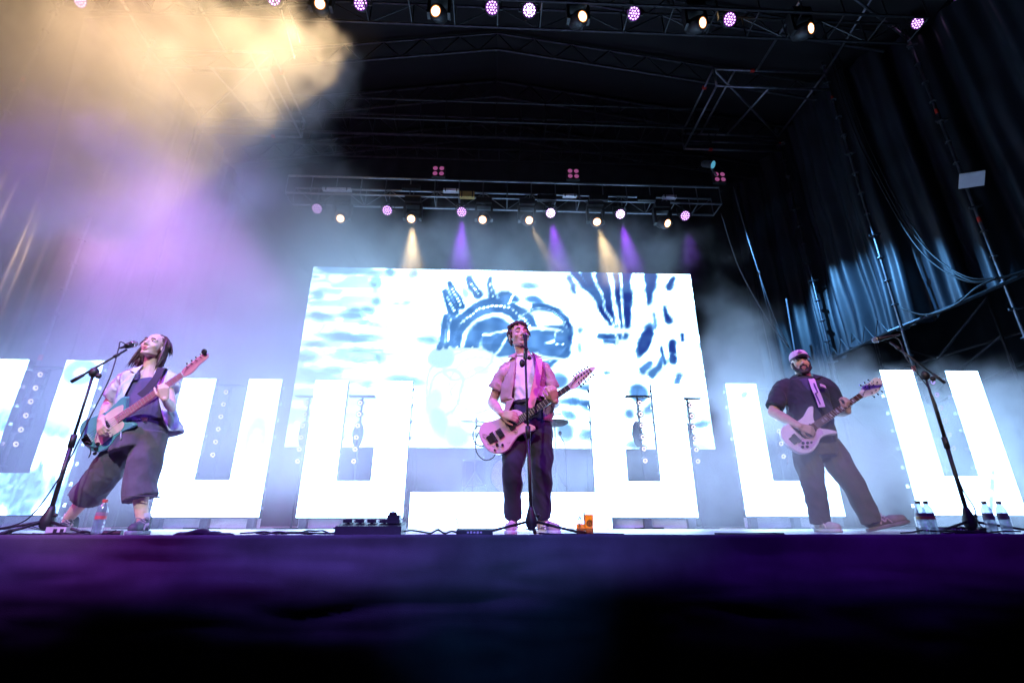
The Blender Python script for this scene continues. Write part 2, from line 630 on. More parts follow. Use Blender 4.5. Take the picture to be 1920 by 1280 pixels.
def ink_to_light(ink, pale):
    white = LED_TINT * LED_GAIN
    blue = np.array([0.06, 0.19, 0.52])
    deep = np.array([0.012, 0.03, 0.26])
    sky = np.array([0.50, 0.80, 0.98])
    c = np.repeat(white[None], len(ink), 0)
    p = pale[:, None]
    p = p ** .4
    c = np.exp(np.log(c) * (1 - p) + np.log(sky)[None] * p)
    k = np.clip(ink / .72, 0, 1)[:, None] ** .45
    c = np.exp(np.log(c) * (1 - k) + np.log(blue)[None] * k)
    k2 = np.clip((ink - .75) / .35, 0, 1)[:, None]
    c = np.exp(np.log(c) * (1 - k2) + np.log(deep)[None] * k2)
    return c


def display(name, parent, x0, x1, z0, z1, y, nx, nz, keep, picture):
    """one flat emissive picture surface facing the audience, in stage coordinates"""
    xs, zs = np.linspace(x0, x1, nx + 1), np.linspace(z0, z1, nz + 1)
    gx, gz = np.meshgrid(xs, zs)
    P = np.stack([gx.ravel(), np.full(gx.size, y), gz.ravel()], 1)
    col = picture(P)
    fs = []
    for j in range(nz):
        for i in range(nx):
            if keep((xs[i] + xs[i + 1]) / 2, (zs[j] + zs[j + 1]) / 2):
                a = j * (nx + 1) + i
                fs.append((a, a + 1, a + nx + 2, a + nx + 1))
    off = np.array(base_of(parent))
    me = bpy.data.meshes.new(name)
    me.from_pydata((P - off).tolist(), [], fs)
    ca = me.color_attributes.new('picture', 'FLOAT_COLOR', 'POINT')
    buf = np.ones((len(P), 4), np.float32)
    buf[:, :3] = col
    ca.data.foreach_set('color', buf.ravel())
    me.update()
    return link(name, me, M['led'], parent)


# the big screen
SX0, SX1, SZ0, SZ1, SY = -4.11, 4.61, 1.50, 5.545, 10.0
scr = thing('video_screen', 'huge white video wall showing a blue drawn heart behind the drum riser', 'video screen', ((SX0 + SX1) / 2, SY, 0))


def scr_pic(P):
    ink, pale = screen_picture(*photo_px(P))
    return ink_to_light(ink, pale)


display('display', scr, SX0, SX1, SZ0, SZ1, SY, 264, 122, lambda x, z: True, scr_pic)
MB().box(((SX0 + SX1) / 2, SY + .065, (SZ0 + SZ1) / 2), (SX1 - SX0 + .012, .12, SZ1 - SZ0 + .012)).build('casing', M['blackplastic'], scr)
for k in range(5):
    x = SX0 + .6 + k * (SX1 - SX0 - 1.2) / 4
    mb = MB().bar((x, SY + .3, 0), (x, SY + .3, SZ1 - .3), .05).bar((x, SY + .3, .03), (x, SY + 1.3, .03), .05).bar((x, SY + 1.3, .03), (x, SY + .3, 2.6), .05)
    for z in (1.8, 3.2, 4.8):
        mb.bar((x, SY + .12, z), (x, SY + .3, z), .05)
    mb.build('support', M['blackmetal'], scr)


# U-shaped LED towers
def u_tower(x0, y, z0, label, smear, latch_sides, H=2.0, W=1.49):
    u = thing('led_tower', label, 'video tower', (x0 + W / 2, y, 0), 'U-shaped white LED towers in a row')
    a = W / 3
    n = 4

    def keep(x, z):
        return z < z0 + .5 or x < x0 + a or x > x0 + W - a

    def pic(P):
        ink = smear(P, x0, z0)
        return ink_to_light(ink * .9, ink * 0)
    display('display', u, x0, x0 + W, z0, z0 + H, y, 45, 60, keep, pic)
    mb = MB()
    d = .045
    for (cx, cz, sx, sz) in ((x0 + a / 2, z0 + H / 2, a, H), (x0 + W - a / 2, z0 + H / 2, a, H), (x0 + W / 2, z0 + .25, a - .002, .5)):
        mb.box((cx, y + d + .004, cz), (sx, 2 * d, sz))
    mb.build('casing', M['blackplastic'], u)
    for sgn, xx in ((-1, x0), (1, x0 + a), (-1, x0 + W - a), (1, x0 + W)):
        if sgn not in latch_sides:
            continue
        for k in range(8):
            z = z0 + .12 + k * .25
            if xx not in (x0, x0 + W) and z < z0 + .55:
                continue
            lb = MB().box((xx + sgn * .014, y + .03, z), (.026, .05, .045)).box((xx + sgn * .03, y + .02, z + .01), (.012, .03, .02))
            lb.build('latch', M['chrome'], u)
    for k in range(3):
        mb = MB().box((x0 + .1 + k * (W - .2) / 2, y + .06, z0 / 2 - .001), (.10, .12, z0 - .004))
        mb.build('foot', M['alu'], u)
    mb = MB().box((x0 + W / 2, y + .10, z0 / 2), (W - .02, .02, z0 - .03))
    mb.build('base_board', M['white_plastic'], u)
    return u


def no_smear(P, x0, z0):
    return np.zeros(len(P))


def smear_a(P, x0, z0):
    x, z = P[:, 0] - x0, P[:, 2] - z0
    n = vnoise(x * 5 + z * 1.5, z * 2.6, 31) * .6 + vnoise(x * 12 + z * 3, z * 5, 32) * .4
    low = sstep(1.25, .8, z + .25 * (x - 1.2)) * sstep(.40, .58, n)
    ring = sstep(.10, .03, np.abs(np.hypot(x - 1.22, (z - 1.83) * 1.2) - .15)) * .45
    return np.clip(low * .30 * (.3 + vnoise(x * 30, z * 18, 33)) + ring * .3, 0, .5)


def smear_b(P, x0, z0):
    x, z = P[:, 0] - x0, P[:, 2] - z0
    d = np.hypot((x - 1.25) / .16, (z - 1.0) / .45)
    rib = .5 + .5 * np.sin(z * 62 + 4 * x)
    a = sstep(1.1, .8, d) * sstep(.45, .75, d + .2 * rib) * (.35 + .3 * rib) * .12
    b = sstep(1, .3, np.hypot((x - .28) / .08, (z - .72) / .32)) * .08 * vnoise(x * 40, z * 30, 3)
    return np.clip(a + b, 0, .5)


def smear_c(P, x0, z0):
    x, z = P[:, 0] - x0, P[:, 2] - z0
    n = vnoise(x * 22, z * 14, 8)
    l = sstep(.05, .0, np.abs(x - (1.02 + .42 * (z - .1)))) * sstep(.0, .1, z) * sstep(.62, .5, z)
    return l * sstep(.35, .6, n) * .4


def smear_d(P, x0, z0):
    x, z = P[:, 0] - x0, P[:, 2] - z0
    return sstep(1, .4, np.hypot((x - .28) / .07, (z - 1.82 - .4 * (x - .28)) / .06)) * .5


u_tower(-6.82, 6.6, .17, 'U-shaped white LED tower with blue smears, beside the left wing curtain', smear_a, (-1, 1))
u_tower(-4.73, 7.4, .155, 'U-shaped white LED tower directly behind the bass player', smear_b, (-1, 1))
u_tower(-2.73, 7.4, .15, 'U-shaped white LED tower overlapping the screen, on the bass player\'s side of the drum riser', no_smear, (1,))
u_tower(1.53, 7.4, .155, 'U-shaped white LED tower overlapping the screen, on the bearded guitarist\'s side of the drum riser', no_smear, (-1,))
u_tower(3.73, 7.4, .17, 'U-shaped white LED tower directly behind the bearded guitarist', smear_d, (-1,))
u_tower(5.66, 6.6, .175, 'U-shaped white LED tower behind the vacant microphone stand and water bottles', smear_c, (-1,))

# ------------------------------------------------------------------ drum riser with LED fascia
RZ = .50
ris = thing('drum_riser', 'low drum riser with a glowing white LED front in the stage centre', 'riser', (.3, 8.3, 0))
display('led_fascia', ris, -1.12, 1.70, .01, .485, 7.2, 30, 6, lambda x, z: True, lambda P: ink_to_light(np.zeros(len(P)), np.zeros(len(P))))
MB().box((.29, 8.35, RZ / 2), (2.84, 2.26, RZ - .004)).build('platform', M['blackplastic'], ris)

# ------------------------------------------------------------------ trusses
def box_truss(name, label, x0, x1, y, z, w, h, step, group, r=.025, matl='alu'):
    """four chords with ladder and zig-zag braces; y,z = front bottom chord"""
    t = thing(name, label, 'truss', ((x0 + x1) / 2, y, z), group)
    for (dy, dz) in ((0, 0), (w, 0), (0, h), (w, h)):
        MB().tube([(x0, y + dy, z + dz), (x1, y + dy, z + dz)], r, 8).build('chord', M[matl], t, smooth=False)
    n = int(round((x1 - x0) / step))
    me_cache = {}
    for i in range(n + 1):
        x = x0 + (x1 - x0) * i / n
        for key, a, b in (('front', (0, 0, 0), (0, 0, h)), ('bottom', (0, 0, 0), (0, w, 0)), ('rear', (0, w, 0), (0, w, h))):
            if key not in me_cache:
                me_cache[key] = MB().tube([a, b], r * .55, 6).mesh('brace')
            ob = link('brace', me_cache[key], M[matl], t)
            ob.location = (x - (x0 + x1) / 2, 0, 0)
        if i < n:
            dx = (x1 - x0) / n
            k = 'd%d' % (i % 2)
            if k not in me_cache:
                a, b = ((0, 0), (dx, h)) if i % 2 else ((0, h), (dx, 0))
                me_cache[k] = MB().tube([(a[0], 0, a[1]), (b[0], 0, b[1])], r * .45, 6).mesh('diagonal')
            ob = link('diagonal', me_cache[k], M[matl], t)
            ob.location = (x - (x0 + x1) / 2, w, 0)
    return t


RT_Y, RT_Z = 9.0, 6.80
box_truss('lighting_truss', 'rear lighting truss carrying lamps just above the video screen', -4.55, 5.1, RT_Y, RT_Z, .42, .45, .53, 'aluminium lighting trusses')
FT_Y, FT_Z = 5.75, 8.42
box_truss('lighting_truss', 'front lighting truss high overhead with a row of lit lamps', -7.6, 7.6, FT_Y, FT_Z, .5, .5, .76, 'aluminium lighting trusses', .025, 'darksteel')
box_truss('roof_truss', 'purple-tinted cross truss under the roof above the rear lighting truss', -5.6, 5.6, 9.4, 9.35, .5, .62, .62, 'dark roof trusses', .025, 'darksteel')
box_truss('roof_truss', 'thin bluish cross truss lower and farther back than the purple-tinted one', -5.4, 5.6, 10.3, 9.30, .4, .38, .55, 'dark roof trusses', .02, 'darksteel')

# rafters of the gable
for Y, lb in ((7.3, 'foremost'), (8.7, 'second'), (10.1, 'third'), (11.6, 'rearmost')):
    t = thing('roof_rafter', '%s pitched lattice rafter holding up the black stage roof' % lb, 'rafter', (0, Y, EAVE), 'pitched roof rafters')
    for s in (-1, 1):
        for dz in (0, -.55):
            MB().tube([(0, Y, RIDGE - .12 + dz), (s * 8.3, Y, EAVE + .02 + dz)], .035, 8).build('chord', M['darksteel'], t)
        for k in range(9):
            a = Vector((0, Y, RIDGE - .12)).lerp(Vector((s * 8.3, Y, EAVE + .02)), k / 9)
            b = Vector((0, Y, RIDGE - .67)).lerp(Vector((s * 8.3, Y, EAVE - .53)), (k + .5) / 9)
            c = Vector((0, Y, RIDGE - .12)).lerp(Vector((s * 8.3, Y, EAVE + .02)), (k + 1) / 9)
            MB().tube([a, b, c], .018, 6).build('brace', M['darksteel'], t)

# ------------------------------------------------------------------ scaffold towers at the wings
def scaffold_pole(x, y, z1, label, z0=0.0, tape=(), group='ringlock scaffold uprights'):
    t = thing('scaffold_pole', label, 'scaffold pole', (x, y, z0), group)
    MB().tube([(x, y, z0), (x, y, z1)], .027, 10).build('upright', M['steel'], t, smooth=True)
    ring = MB().lathe([(.03, -.008), (.062, -.008), (.062, .008), (.03, .008)], 10)
    rm = ring.mesh('rosette')
    k = 0
    z = z0 + .4
    while z < z1:
        ob = link('rosette', rm, M['steel'], t)
        ob.location = (0, 0, z - z0)
        if k % 4 == 2:
            MB().bar((x - .1, y, z), (x + .1, y - .05, z + .02), .035).build('coupler', M['steel'], t)
        k += 1
        z += .5
    for tz in tape:
        MB().tube([(x, y, tz), (x, y, tz + .1)], .031, 10).build('tape_band', M['redtape'], t)
    MB().box((x, y, z0 + .005), (.15, .15, .01)).build('base_plate', M['steel'], t)
    return t


for s, side in ((1, 'right'), (-1, 'left')):
    wing = 'on the bearded guitarist\'s side' if s > 0 else 'on the bass player\'s side'
    scaffold_pole(s * 8.65, 7.05, 9.9, 'foremost tall scaffold upright %s, carrying a white floodlight' % wing, tape=(5.1, 7.6))
    scaffold_pole(s * 7.5, 8.0, 10.0, 'second tall scaffold upright %s, in front of the wing curtain' % wing, tape=(2.6, 8.9))
    scaffold_pole(s * 7.5, 9.95, 10.0, 'rearmost tall scaffold upright %s, in front of the wing curtain' % wing, tape=(9.4,))

# scaffold head frame between the uprights under the roof, one each side
for s in (1, -1):
    side = 'on the bearded guitarist\'s side' if s > 0 else 'on the bass player\'s side'
    t = thing('scaffold_bridge', 'open tubular scaffold bridge under the roof %s' % side, 'scaffold frame', (s * 6.6, 9, 9.6), 'scaffold head frames')
    X0, X1, Ya, Yb = 4.9, 7.5, 8.0, 9.95
    for (a, b) in (((X0, Ya, 9.7), (X1, Ya, 9.7)), ((X0, Yb, 9.7), (X1, Yb, 9.7)), ((X0, Ya, 9.7), (X0, Yb, 9.7)), ((X1, Ya, 9.7), (X1, Yb, 9.7)),
                   ((X0, Ya, 9.2), (X1, Ya, 9.2)), ((X0, Yb, 9.2), (X1, Yb, 9.2)), ((X0, Ya, 9.2), (X0, Yb, 9.2)),
                   ((X0, Ya, 9.2), (X0, Ya, 9.7)), ((X0, Yb, 9.2), (X0, Yb, 9.7)), ((X0 + .5, Ya, 9.7), (X0 + .5, Yb, 9.7)),
                   ((X0, Yb, 9.45), (X1, Yb, 9.45)), ((X0, Ya, 9.7), (X1, Yb, 9.7)), ((X0 + 1.2, Ya, 9.2), (X0 + 1.2, Yb, 9.7)),
                   ((5.9, 5.8, 9.6), (5.9, Ya, 9.7)), ((7.2, 5.8, 9.6), (7.5, Ya, 9.7)), ((5.9, 5.8, 9.6), (8.65, 7.05, 9.6))):
        MB().tube([(s * a[0], a[1], a[2]), (s * b[0], b[1], b[2])], .026, 8).build('tube', M['steel'], t, smooth=True)
    for (x, y, z) in ((X0 + .9, Ya, 9.7), (X0 + .7, Yb, 9.2), (X0, Ya + .5, 9.7)):
        MB().box((s * x, y, z), (.09, .06, .06)).build('tape_band', M['redtape'], t)
# ------------------------------------------------------------------ wing curtains
def hem_r(s):
    k = min(1, max(0, (s - .30) / .30))
    return 4.05 - .5 * k + .04 * math.sin(s * 30)


drape('wing_curtain', [(9.4, 5.4), (9.05, 6.8), (8.3, 7.6), (7.72, 8.5), (7.70, 9.4), (7.72, 10.2)], hem_r, 9.9,
      'dark blue-lit tarpaulin curtain hanging short above the opening behind the bearded guitarist', 'curtain', 4, 0.11, 7.5, group='tarpaulin wing curtains')
drape('wing_curtain', [(7.72, 10.22), (7.7, 11.4), (7.4, 12.5)], lambda s: 0.0, 9.9,
      'dark tarpaulin curtain reaching the floor in the corner behind the bearded guitarist', 'curtain', 6, 0.09, 7.5, group='tarpaulin wing curtains')
drape('wing_curtain', [(-7.72, 12.5), (-7.7, 11.2), (-7.72, 9.6), (-7.75, 8.5), (-8.3, 7.6), (-9.05, 6.8), (-9.4, 5.4)], lambda s: 0.0, 9.9,
      'pale smoke-veiled tarpaulin curtain on the bass player\'s side of the stage', 'curtain', 8, 0.11, 6.5, group='tarpaulin wing curtains')
# ledger tubes and bracing under the short curtain
t = thing('scaffold_ledger', 'dark scaffold ledger with braces under the short wing curtain', 'scaffold', (7.55, 8, 3.5))
LP = [(7.6, 10.2, 3.5), (7.6, 8.4, 3.52), (8.2, 7.5, 3.7), (8.95, 6.7, 4.0), (9.3, 5.4, 4.0)]
MB().tube(LP, .035, 8).build('ledger', M['darksteel'], t)
for k in range(5):
    y = 8.4 + k * .36
    MB().tube([(7.6, y, 3.5), (7.6, y + .18, 3.85), (7.6, y + .36, 3.5)], .010, 6).build('brace', M['darksteel'], t)
MB().tube([(7.6, 10.2, 0), (7.6, 10.2, 3.9)], .03, 8).build('upright', M['darksteel'], t)
MB().tube([(7.6, 10.2, 1.2), (8.9, 11.8, 3.6)], .02, 8).build('brace', M['darksteel'], t)
MB().tube([(7.6, 10.2, 2.6), (7.6, 8.2, .2)], .02, 8).build('brace', M['darksteel'], t)
# dark far side wall seen below the curtain
drape('wing_curtain', [(11.4, 5.0), (11.5, 8.0), (11.6, 13.0), (10.5, 16.0), (7.0, 16.5)], lambda s: 0.0, 7.0,
      'black side curtain deep in the wing below the short tarpaulin', 'curtain', 12, 0.05, 4.0, M['black_cloth'], group='tarpaulin wing curtains')
t = thing('scaffold_tower', 'dim lattice of scaffold tubes in the wing below the short tarpaulin', 'scaffold frame', (9.6, 9.5, 0))
for (a, b) in (((9.0, 10.4, 0), (9.0, 10.4, 4.4)), ((9.6, 8.2, 0), (9.6, 8.2, 4.4)), ((9.0, 10.4, 3.3), (10.6, 6.0, 3.5)), ((9.0, 10.4, 2.2), (10.6, 6.0, 3.5)),
               ((9.6, 8.2, 3.4), (9.0, 10.4, 2.2)), ((9.3, 9.3, 3.3), (9.0, 10.4, 4.2)), ((9.3, 9.3, 3.3), (9.6, 8.2, 4.2))):
    MB().tube([a, b], .03, 8).build('tube', M['darksteel'], t)

# ------------------------------------------------------------------ lamps
M['par_glow'] = emit_mat('purple_led_cell', (0.86, 0.50, 1.0), 2.6)
M['par_hot'] = emit_mat('violet_white_led_cell', (0.95, 0.75, 1.0), 5.0)
M['par_face'] = emit_mat('purple_led_face', (0.30, 0.06, 0.62), .55)
M['warm_glow'] = emit_mat('warm_lamp', (1.0, 0.72, 0.42), 7.0)
M['warm_rim'] = emit_mat('warm_lamp_rim', (0.9, 0.33, 0.10), 1.1)
M['pink_glow'] = emit_mat('dim_pink_cell', (0.50, 0.12, 0.34), .55)
M['strip_glow'] = emit_mat('strip_lamp_cell', (1.0, 0.80, 0.95), 1.6)
M['strip_purple'] = emit_mat('strip_lamp_purple', (0.55, 0.22, 0.85), .8)

LAMP = {}
# LED wash lamp, local frame: hangs from z=0 (clamp), lens looks along local -Y before aiming
def proto_par():
    mb = MB().lathe([(.07, -.10), (.10, -.08), (.125, 0), (.128, .055), (.118, .06)], 22)
    LAMP['par_body'] = mb.mesh('lamp_body', True)
    LAMP['par_face'] = MB().lathe([(.001, .0605), (.117, .0605)], 22, caps=False).mesh('lens_face')
    mb = MB()
    for n, rr in ((1, 0), (6, .045), (12, .09)):
        for k in range(n):
            a = 2 * math.pi * k / n
            mb.lathe([(.0155, .062), (.0155, .067), (.008, .070)], 8, Matrix.Translation((rr * math.cos(a), rr * math.sin(a), 0)))
    LAMP['par_cells'] = mb.mesh('led_cells')
    mb = MB()
    mb.bar((-.16, 0, 0), (-.16, 0, .20), .012, .04).bar((.16, 0, 0), (.16, 0, .20), .012, .04).bar((-.166, 0, .206), (.166, 0, .206), .012, .04)
    mb.box((0, 0, .25), (.05, .05, .08))
    for s in (-1, 1):
        mb.tube([(s * .12, 0, 0), (s * .18, 0, 0)], .022, 10)
    LAMP['par_yoke'] = mb.mesh('yoke')


def proto_mover():
    mb = MB().lathe([(.05, -.20), (.10, -.17), (.135, -.05), (.14, .06), (.12, .14), (.10, .15)], 22)
    LAMP['mov_head'] = mb.mesh('lamp_head', True)
    LAMP['mov_rim'] = MB().lathe([(.074, .1505), (.092, .1505)], 22, caps=False).mesh('lens_rim')
    LAMP['mov_lens'] = MB().lathe([(.0005, .158), (.04, .156), (.074, .1506)], 22, caps=False).mesh('lens')
    mb = MB()
    for s in (-1, 1):
        mb.box((s * .175, 0, .12), (.05, .13, .34))
    mb.box((0, 0, .30), (.40, .14, .05))
    LAMP['mov_yoke'] = mb.mesh('yoke')
    LAMP['mov_base'] = MB().box((0, 0, .40), (.34, .26, .13)).box((0, 0, .49), (.06, .06, .07)).mesh('lamp_base')


proto_par()
proto_mover()


def par_lamp(px_, py_, Y, label, hot=False, aim=(0, -1, -.35), scale=1.0, group='round purple LED wash lamps'):
    p = at(px_, py_, Y)
    t = thing('wash_lamp', label, 'stage lamp', p, group)
    t.scale = (scale,) * 3
    link('yoke', LAMP['par_yoke'], M['blackmetal'], t)
    b = link('lamp_body', LAMP['par_body'], M['blackmetal'], t)
    b.rotation_euler = Vector(aim).to_track_quat('Z', 'Y').to_euler()
    f = link('lens_face', LAMP['par_face'], M['par_face'], b)
    c = link('led_cells', LAMP['par_cells'].copy(), M['par_hot' if hot else 'par_glow'], b)
    return t


def mover(px_, py_, Y, label, aim=(0, -1, -.5), group='warm moving-head lamps', bright=True):
    p = at(px_, py_, Y)
    t = thing('moving_head_lamp', label, 'stage lamp', p, group)
    link('yoke', LAMP['mov_yoke'], M['blackplastic'], t)
    link('lamp_base', LAMP['mov_base'], M['blackplastic'], t)
    b = link('lamp_head', LAMP['mov_head'], M['blackplastic'], t)
    b.rotation_euler = Vector(aim).to_track_quat('Z', 'Y').to_euler()
    link('lens_rim', LAMP['mov_rim'], M['warm_rim'], b)
    link('lens', LAMP['mov_lens'], M['warm_glow'], b)
    return t


def spot(parent, direction, power, col, size, blend=.3, radius=.05, off=.24):
    d = Vector(direction).normalized()
    ld = bpy.data.lights.new('beam', 'SPOT')
    ld.energy = power
    ld.color = col
    ld.spot_size = R(size)
    ld.spot_blend = blend
    ld.shadow_soft_size = radius
    ob = bpy.data.objects.new('beam', ld)
    COL.objects.link(ob)
    ob.parent = parent
    ob.location = d * off
    ob.rotation_euler = d.to_track_quat('-Z', 'Y').to_euler()
    return ob


WARM, PURP, MAG = (1.0, 0.70, 0.34), (0.34, 0.06, 1.0), (1.0, 0.14, 0.62)
FY = FT_Y + .25
front_par = [(157, 4, 'end one above the bass player', False), (517, 0, 'beside a pair of hanging steel tubes', False), (678, 9, 'between two warm lamps', False),
             (923, 17, 'dimmer of the violet pair', False), (992, 22, 'brighter of the violet pair', True),
             (1186, 28, 'beside the dim warm lamp', False), (1365, 39, 'by the scaffold corner', False)]
FP = {}
for (x, y, w, hot) in front_par:
    FP[x] = par_lamp(x, y, FY, 'round purple LED wash lamp on the front truss, %s' % w, hot, aim=((960 - x) * -.0002, -1, -.75))
par_lamp(1717, 45, 6.9, 'round purple LED wash lamp atop the foremost scaffold upright', False, aim=(-.3, -1, -.8))
hp = par_lamp(1797, -2, 6.9, 'bright purple LED wash lamp above the wing, half out of sight', True, aim=(-.3, -1, -.8))
front_mov = [(602, 14, 'nearest the tip of the smoke cloud'), (823, 27, 'glaring with a star-shaped shine'), (1084, 38, 'dim one between two purple lamps'),
             (1305, 48, 'with a small puff of smoke beside it'), (1505, 60, 'beside the scaffold corner'), (349, -4, 'inside the smoke cloud')]
FMV = {}
MA = {602: (.25, -1, -.7), 823: (-.35, -1, -.75), 1084: (.45, -1, -.6), 1305: (.6, -1, -.7), 1505: (.55, -1, -.55), 349: (-.3, -1, -.6)}
for (x, y, w) in front_mov:
    FMV[x] = mover(x, y, FY, 'warm moving-head lamp on the front truss, %s' % w, aim=MA[x])

rear_par = [(596, 391, 'at the end veiled by haze'), (727, 394, 'second from the hazy end'), (866, 397, 'above the heart vessels'),
            (1032, 399, 'above the singer\'s head'), (1162, 401, 'with a purple beam below it'), (1283, 404, 'at the clear dark end')]
RP = {}
for (x, y, w) in rear_par:
    RP[x] = par_lamp(x, y, RT_Y + .1, 'round purple LED wash lamp under the rear truss, %s' % w, x in (1032, 1162), aim=(0, -1, -.85), scale=.92)
rear_mov = [(641, 408, 'in the pale haze'), (773, 408, 'with a golden beam falling on the screen top'), (907, 410, 'orange and narrow'), (988, 412, 'starry, tilted to the singer'),
            (1117, 414, 'with a golden beam beside the purple one'), (1243, 417, 'at the clear dark end')]
RM = {}
RA = {641: (.1, -1, -.9), 773: (0, -1, -1.0), 907: (-.2, -1, -.95), 988: (.35, -1, -.8), 1117: (0, -1, -.95), 1243: (.6, -1, -.9)}
for (x, y, w) in rear_mov:
    RM[x] = mover(x, y, RT_Y + .1, 'warm moving-head lamp under the rear truss, %s' % w, aim=RA[x])


def aimed(lamp, target, *a, **k):
    return spot(lamp, Vector(target) - lamp.location, *a, **k)


# the beams that show in the smoke
aimed(FMV[823], at(150, 100, 5.0), 5600, (1.0, .67, .33), 51, .2)
aimed(FMV[349], at(0, 260, 4.2), 350, (1.0, .52, .30), 70, .6)
aimed(FP[157], at(330, 540, 8.0), 9500, (.66, .30, 1.0), 46, .8)
aimed(RM[773], at(773, 560, 8.6), 1100, WARM, 27, .9)
aimed(RM[1117], at(1165, 560, 8.6), 1250, WARM, 29, .9)
aimed(RM[988], at(1050, 520, 8.6), 350, WARM, 14, .3)
aimed(RP[1162], at(1190, 520, 8.6), 1150, PURP, 24, 1.0)
aimed(RP[1032], at(1052, 520, 8.6), 900, PURP, 26, 1.0)
aimed(RP[866], at(862, 560, 8.6), 900, PURP, 28, 1.0)
aimed(RP[1283], at(1300, 500, 8.6), 600, PURP, 24, 1.0)
aimed(FMV[1305], at(1345, 30, 6.0), 60, WARM, 40, .3)

# four-cell blinders standing on the rear truss
for (x, y, w) in ((822, 320, 'nearer the hazy end'), (1075, 325, 'above the singer'), (1350, 331, 'beside a bluish spotlight')):
    p = at(x, y, RT_Y + .1)
    t = thing('blinder_lamp', 'dim pink four-cell blinder on top of the rear truss, %s' % w, 'stage lamp', p, 'four-cell pink blinders')
    MB().box((0, .06, 0), (.30, .08, .30)).build('housing', M['blackplastic'], t, world=False)
    for i in (-1, 1):
        for j in (-1, 1):
            MB().lathe([(.001, .0), (.05, -.002), (.055, .006)], 14, Matrix.Translation((i * .072, .012, j * .072)) @ Matrix.Rotation(R(90), 4, 'X'), caps=False).build('cell', M['pink_glow'], t, world=False)
    MB().tube([(0, .08, -.15), (0, .08, -.36)], .015, 8).build('bracket', M['blackmetal'], t, world=False)

# spotlight with bluish lens by the truss end
p = at(1328, 308, RT_Y - .45)
t = thing('spotlight', 'small bluish spotlight clamped above the dark end of the rear truss', 'stage lamp', p)
Mx = frame_to((.6, -.6, -.6))
MB().lathe([(.05, -.15), (.075, -.12), (.08, .1), (.09, .12)], 16, Mx).build('lamp_body', M['steel'], t, world=False, smooth=True)
MB().lathe([(.001, .121), (.082, .121)], 16, Mx, caps=False).build('lens', emit_mat('cyan_lens', (.10, .42, .62), .8), t, world=False)
MB().bar((.05, 0, -.1), (.14, 0, -.30), .03).build('bracket', M['steel'], t, world=False)
spot(t, Vector((7.75, 8.5, 3.75)) - p, 4200, (.14, .46, 1.0), 38, 1.0, off=.4).scale = (4.0, 1, 1)

# small power and control boxes on the rear truss
for (x, y, sx, sz, mt, w) in ((632, 356, .62, .05, 'white_plastic', 'long white batten'), (846, 358, .34, .06, 'white_plastic', 'short white batten'), (876, 366, .32, .14, 'gold', 'golden box'),
                              (771, 352, .40, .10, 'blackplastic', 'dark box near the hazy end'), (1025, 372, .42, .12, 'blackplastic', 'dark box with violet sheen'), (1122, 372, .42, .12, 'blackplastic', 'dark box with a tiny red pilot'),
                              (1068, 368, .30, .05, 'white_plastic', 'slim white batten above the singer'), (1212, 373, .40, .12, 'blackplastic', 'dark box near the clear end'), (1255, 370, .30, .06, 'white_plastic', 'white batten near the clear end')):
    if mt == 'gold' and 'gold' not in M:
        M['gold'] = mat('gold_paint', (.62, .45, .14), .4, .3)
    p = at(x, y, RT_Y - .06)
    t = thing('power_box', '%s strapped into the rear lighting truss' % w, 'power box', p, 'boxes on the rear truss')
    MB().box((0, 0, 0), (sx, .10, sz)).build('case', M[mt], t, world=False)
    for s in (-1, 1):
        MB().box((s * sx * .36, -.052, 0), (.02, .012, sz + .04)).build('strap', M['blackmetal'], t, world=False)

# white floodlights on the foremost uprights
for s in (1, -1):
    p = Vector((s * 8.56, 6.97, 5.86 if s > 0 else 6.1))
    t = thing('floodlight', 'white rectangular floodlight on the foremost scaffold upright %s' % ('on the bearded guitarist\'s side' if s > 0 else 'on the bass player\'s side'), 'floodlight', p, 'white floodlights')
    rot = Euler((R(40), R(s * 10), R(s * -34))).to_matrix()
    MB().box((0, -.12, 0), (.34, .05, .26), rot=rot).build('housing', M['white_plastic'], t, world=False)
    MB().box(rot @ Vector((0, -.028, 0)) + Vector((0, -.12, 0)), (.31, .006, .23), rot=rot).build('glass', mat('flood_glass', (.75, .75, .80), .15, var=.04), t, world=False)
    MB().bar((0, .03, -.02), (0, -.11, 0), .03).build('bracket', M['steel'], t, world=False)

# ropes and cables hanging in the wing
def cable(name, pts, r, label, cat='cable', m='cable', n=8, group=None):
    ob = MB().tube(spline(pts, n), r, 6).build(name, M[m], smooth=True)
    return tag(ob, label, cat, group)


M['rope'] = mat('grey_rope', (.12, .12, .14), .6)
cable('hanging_rope', [at(1352, 400, 9.4), at(1385, 500, 9.4), at(1440, 600, 9.3), at(1478, 650, 9.2)], .012, 'single thin grey guy rope slanting down beside the screen edge', 'rope', 'rope')
t = thing('hanging_rope', 'thin guy rope with a metal hook, splitting in two toward the guitarist\'s cap', 'rope', at(1424, 516, 9.6))
MB().tube(spline([at(1375, 350, 9.6), at(1400, 440, 9.6), at(1424, 516, 9.6)], 6), .009, 6).build('rope', M['rope'], t)
MB().tube(spline([at(1424, 516, 9.6), at(1450, 590, 9.5), at(1484, 660, 9.4)], 6), .009, 6).build('rope', M['rope'], t)
MB().tube(spline([at(1424, 516, 9.6), at(1442, 585, 9.5), at(1474, 660, 9.4)], 6), .009, 6).build('rope', M['rope'], t)
MB().ball(at(1424, 512, 9.6), (.03, .03, .07)).build('hook', M['chrome'], t)
cable('hanging_rope', [at(1474, 560, 10.2), at(1484, 620, 10.2), at(1494, 680, 10.1)], .02, 'pale taut strap just behind the guitarist\'s cap', 'rope', 'rope')
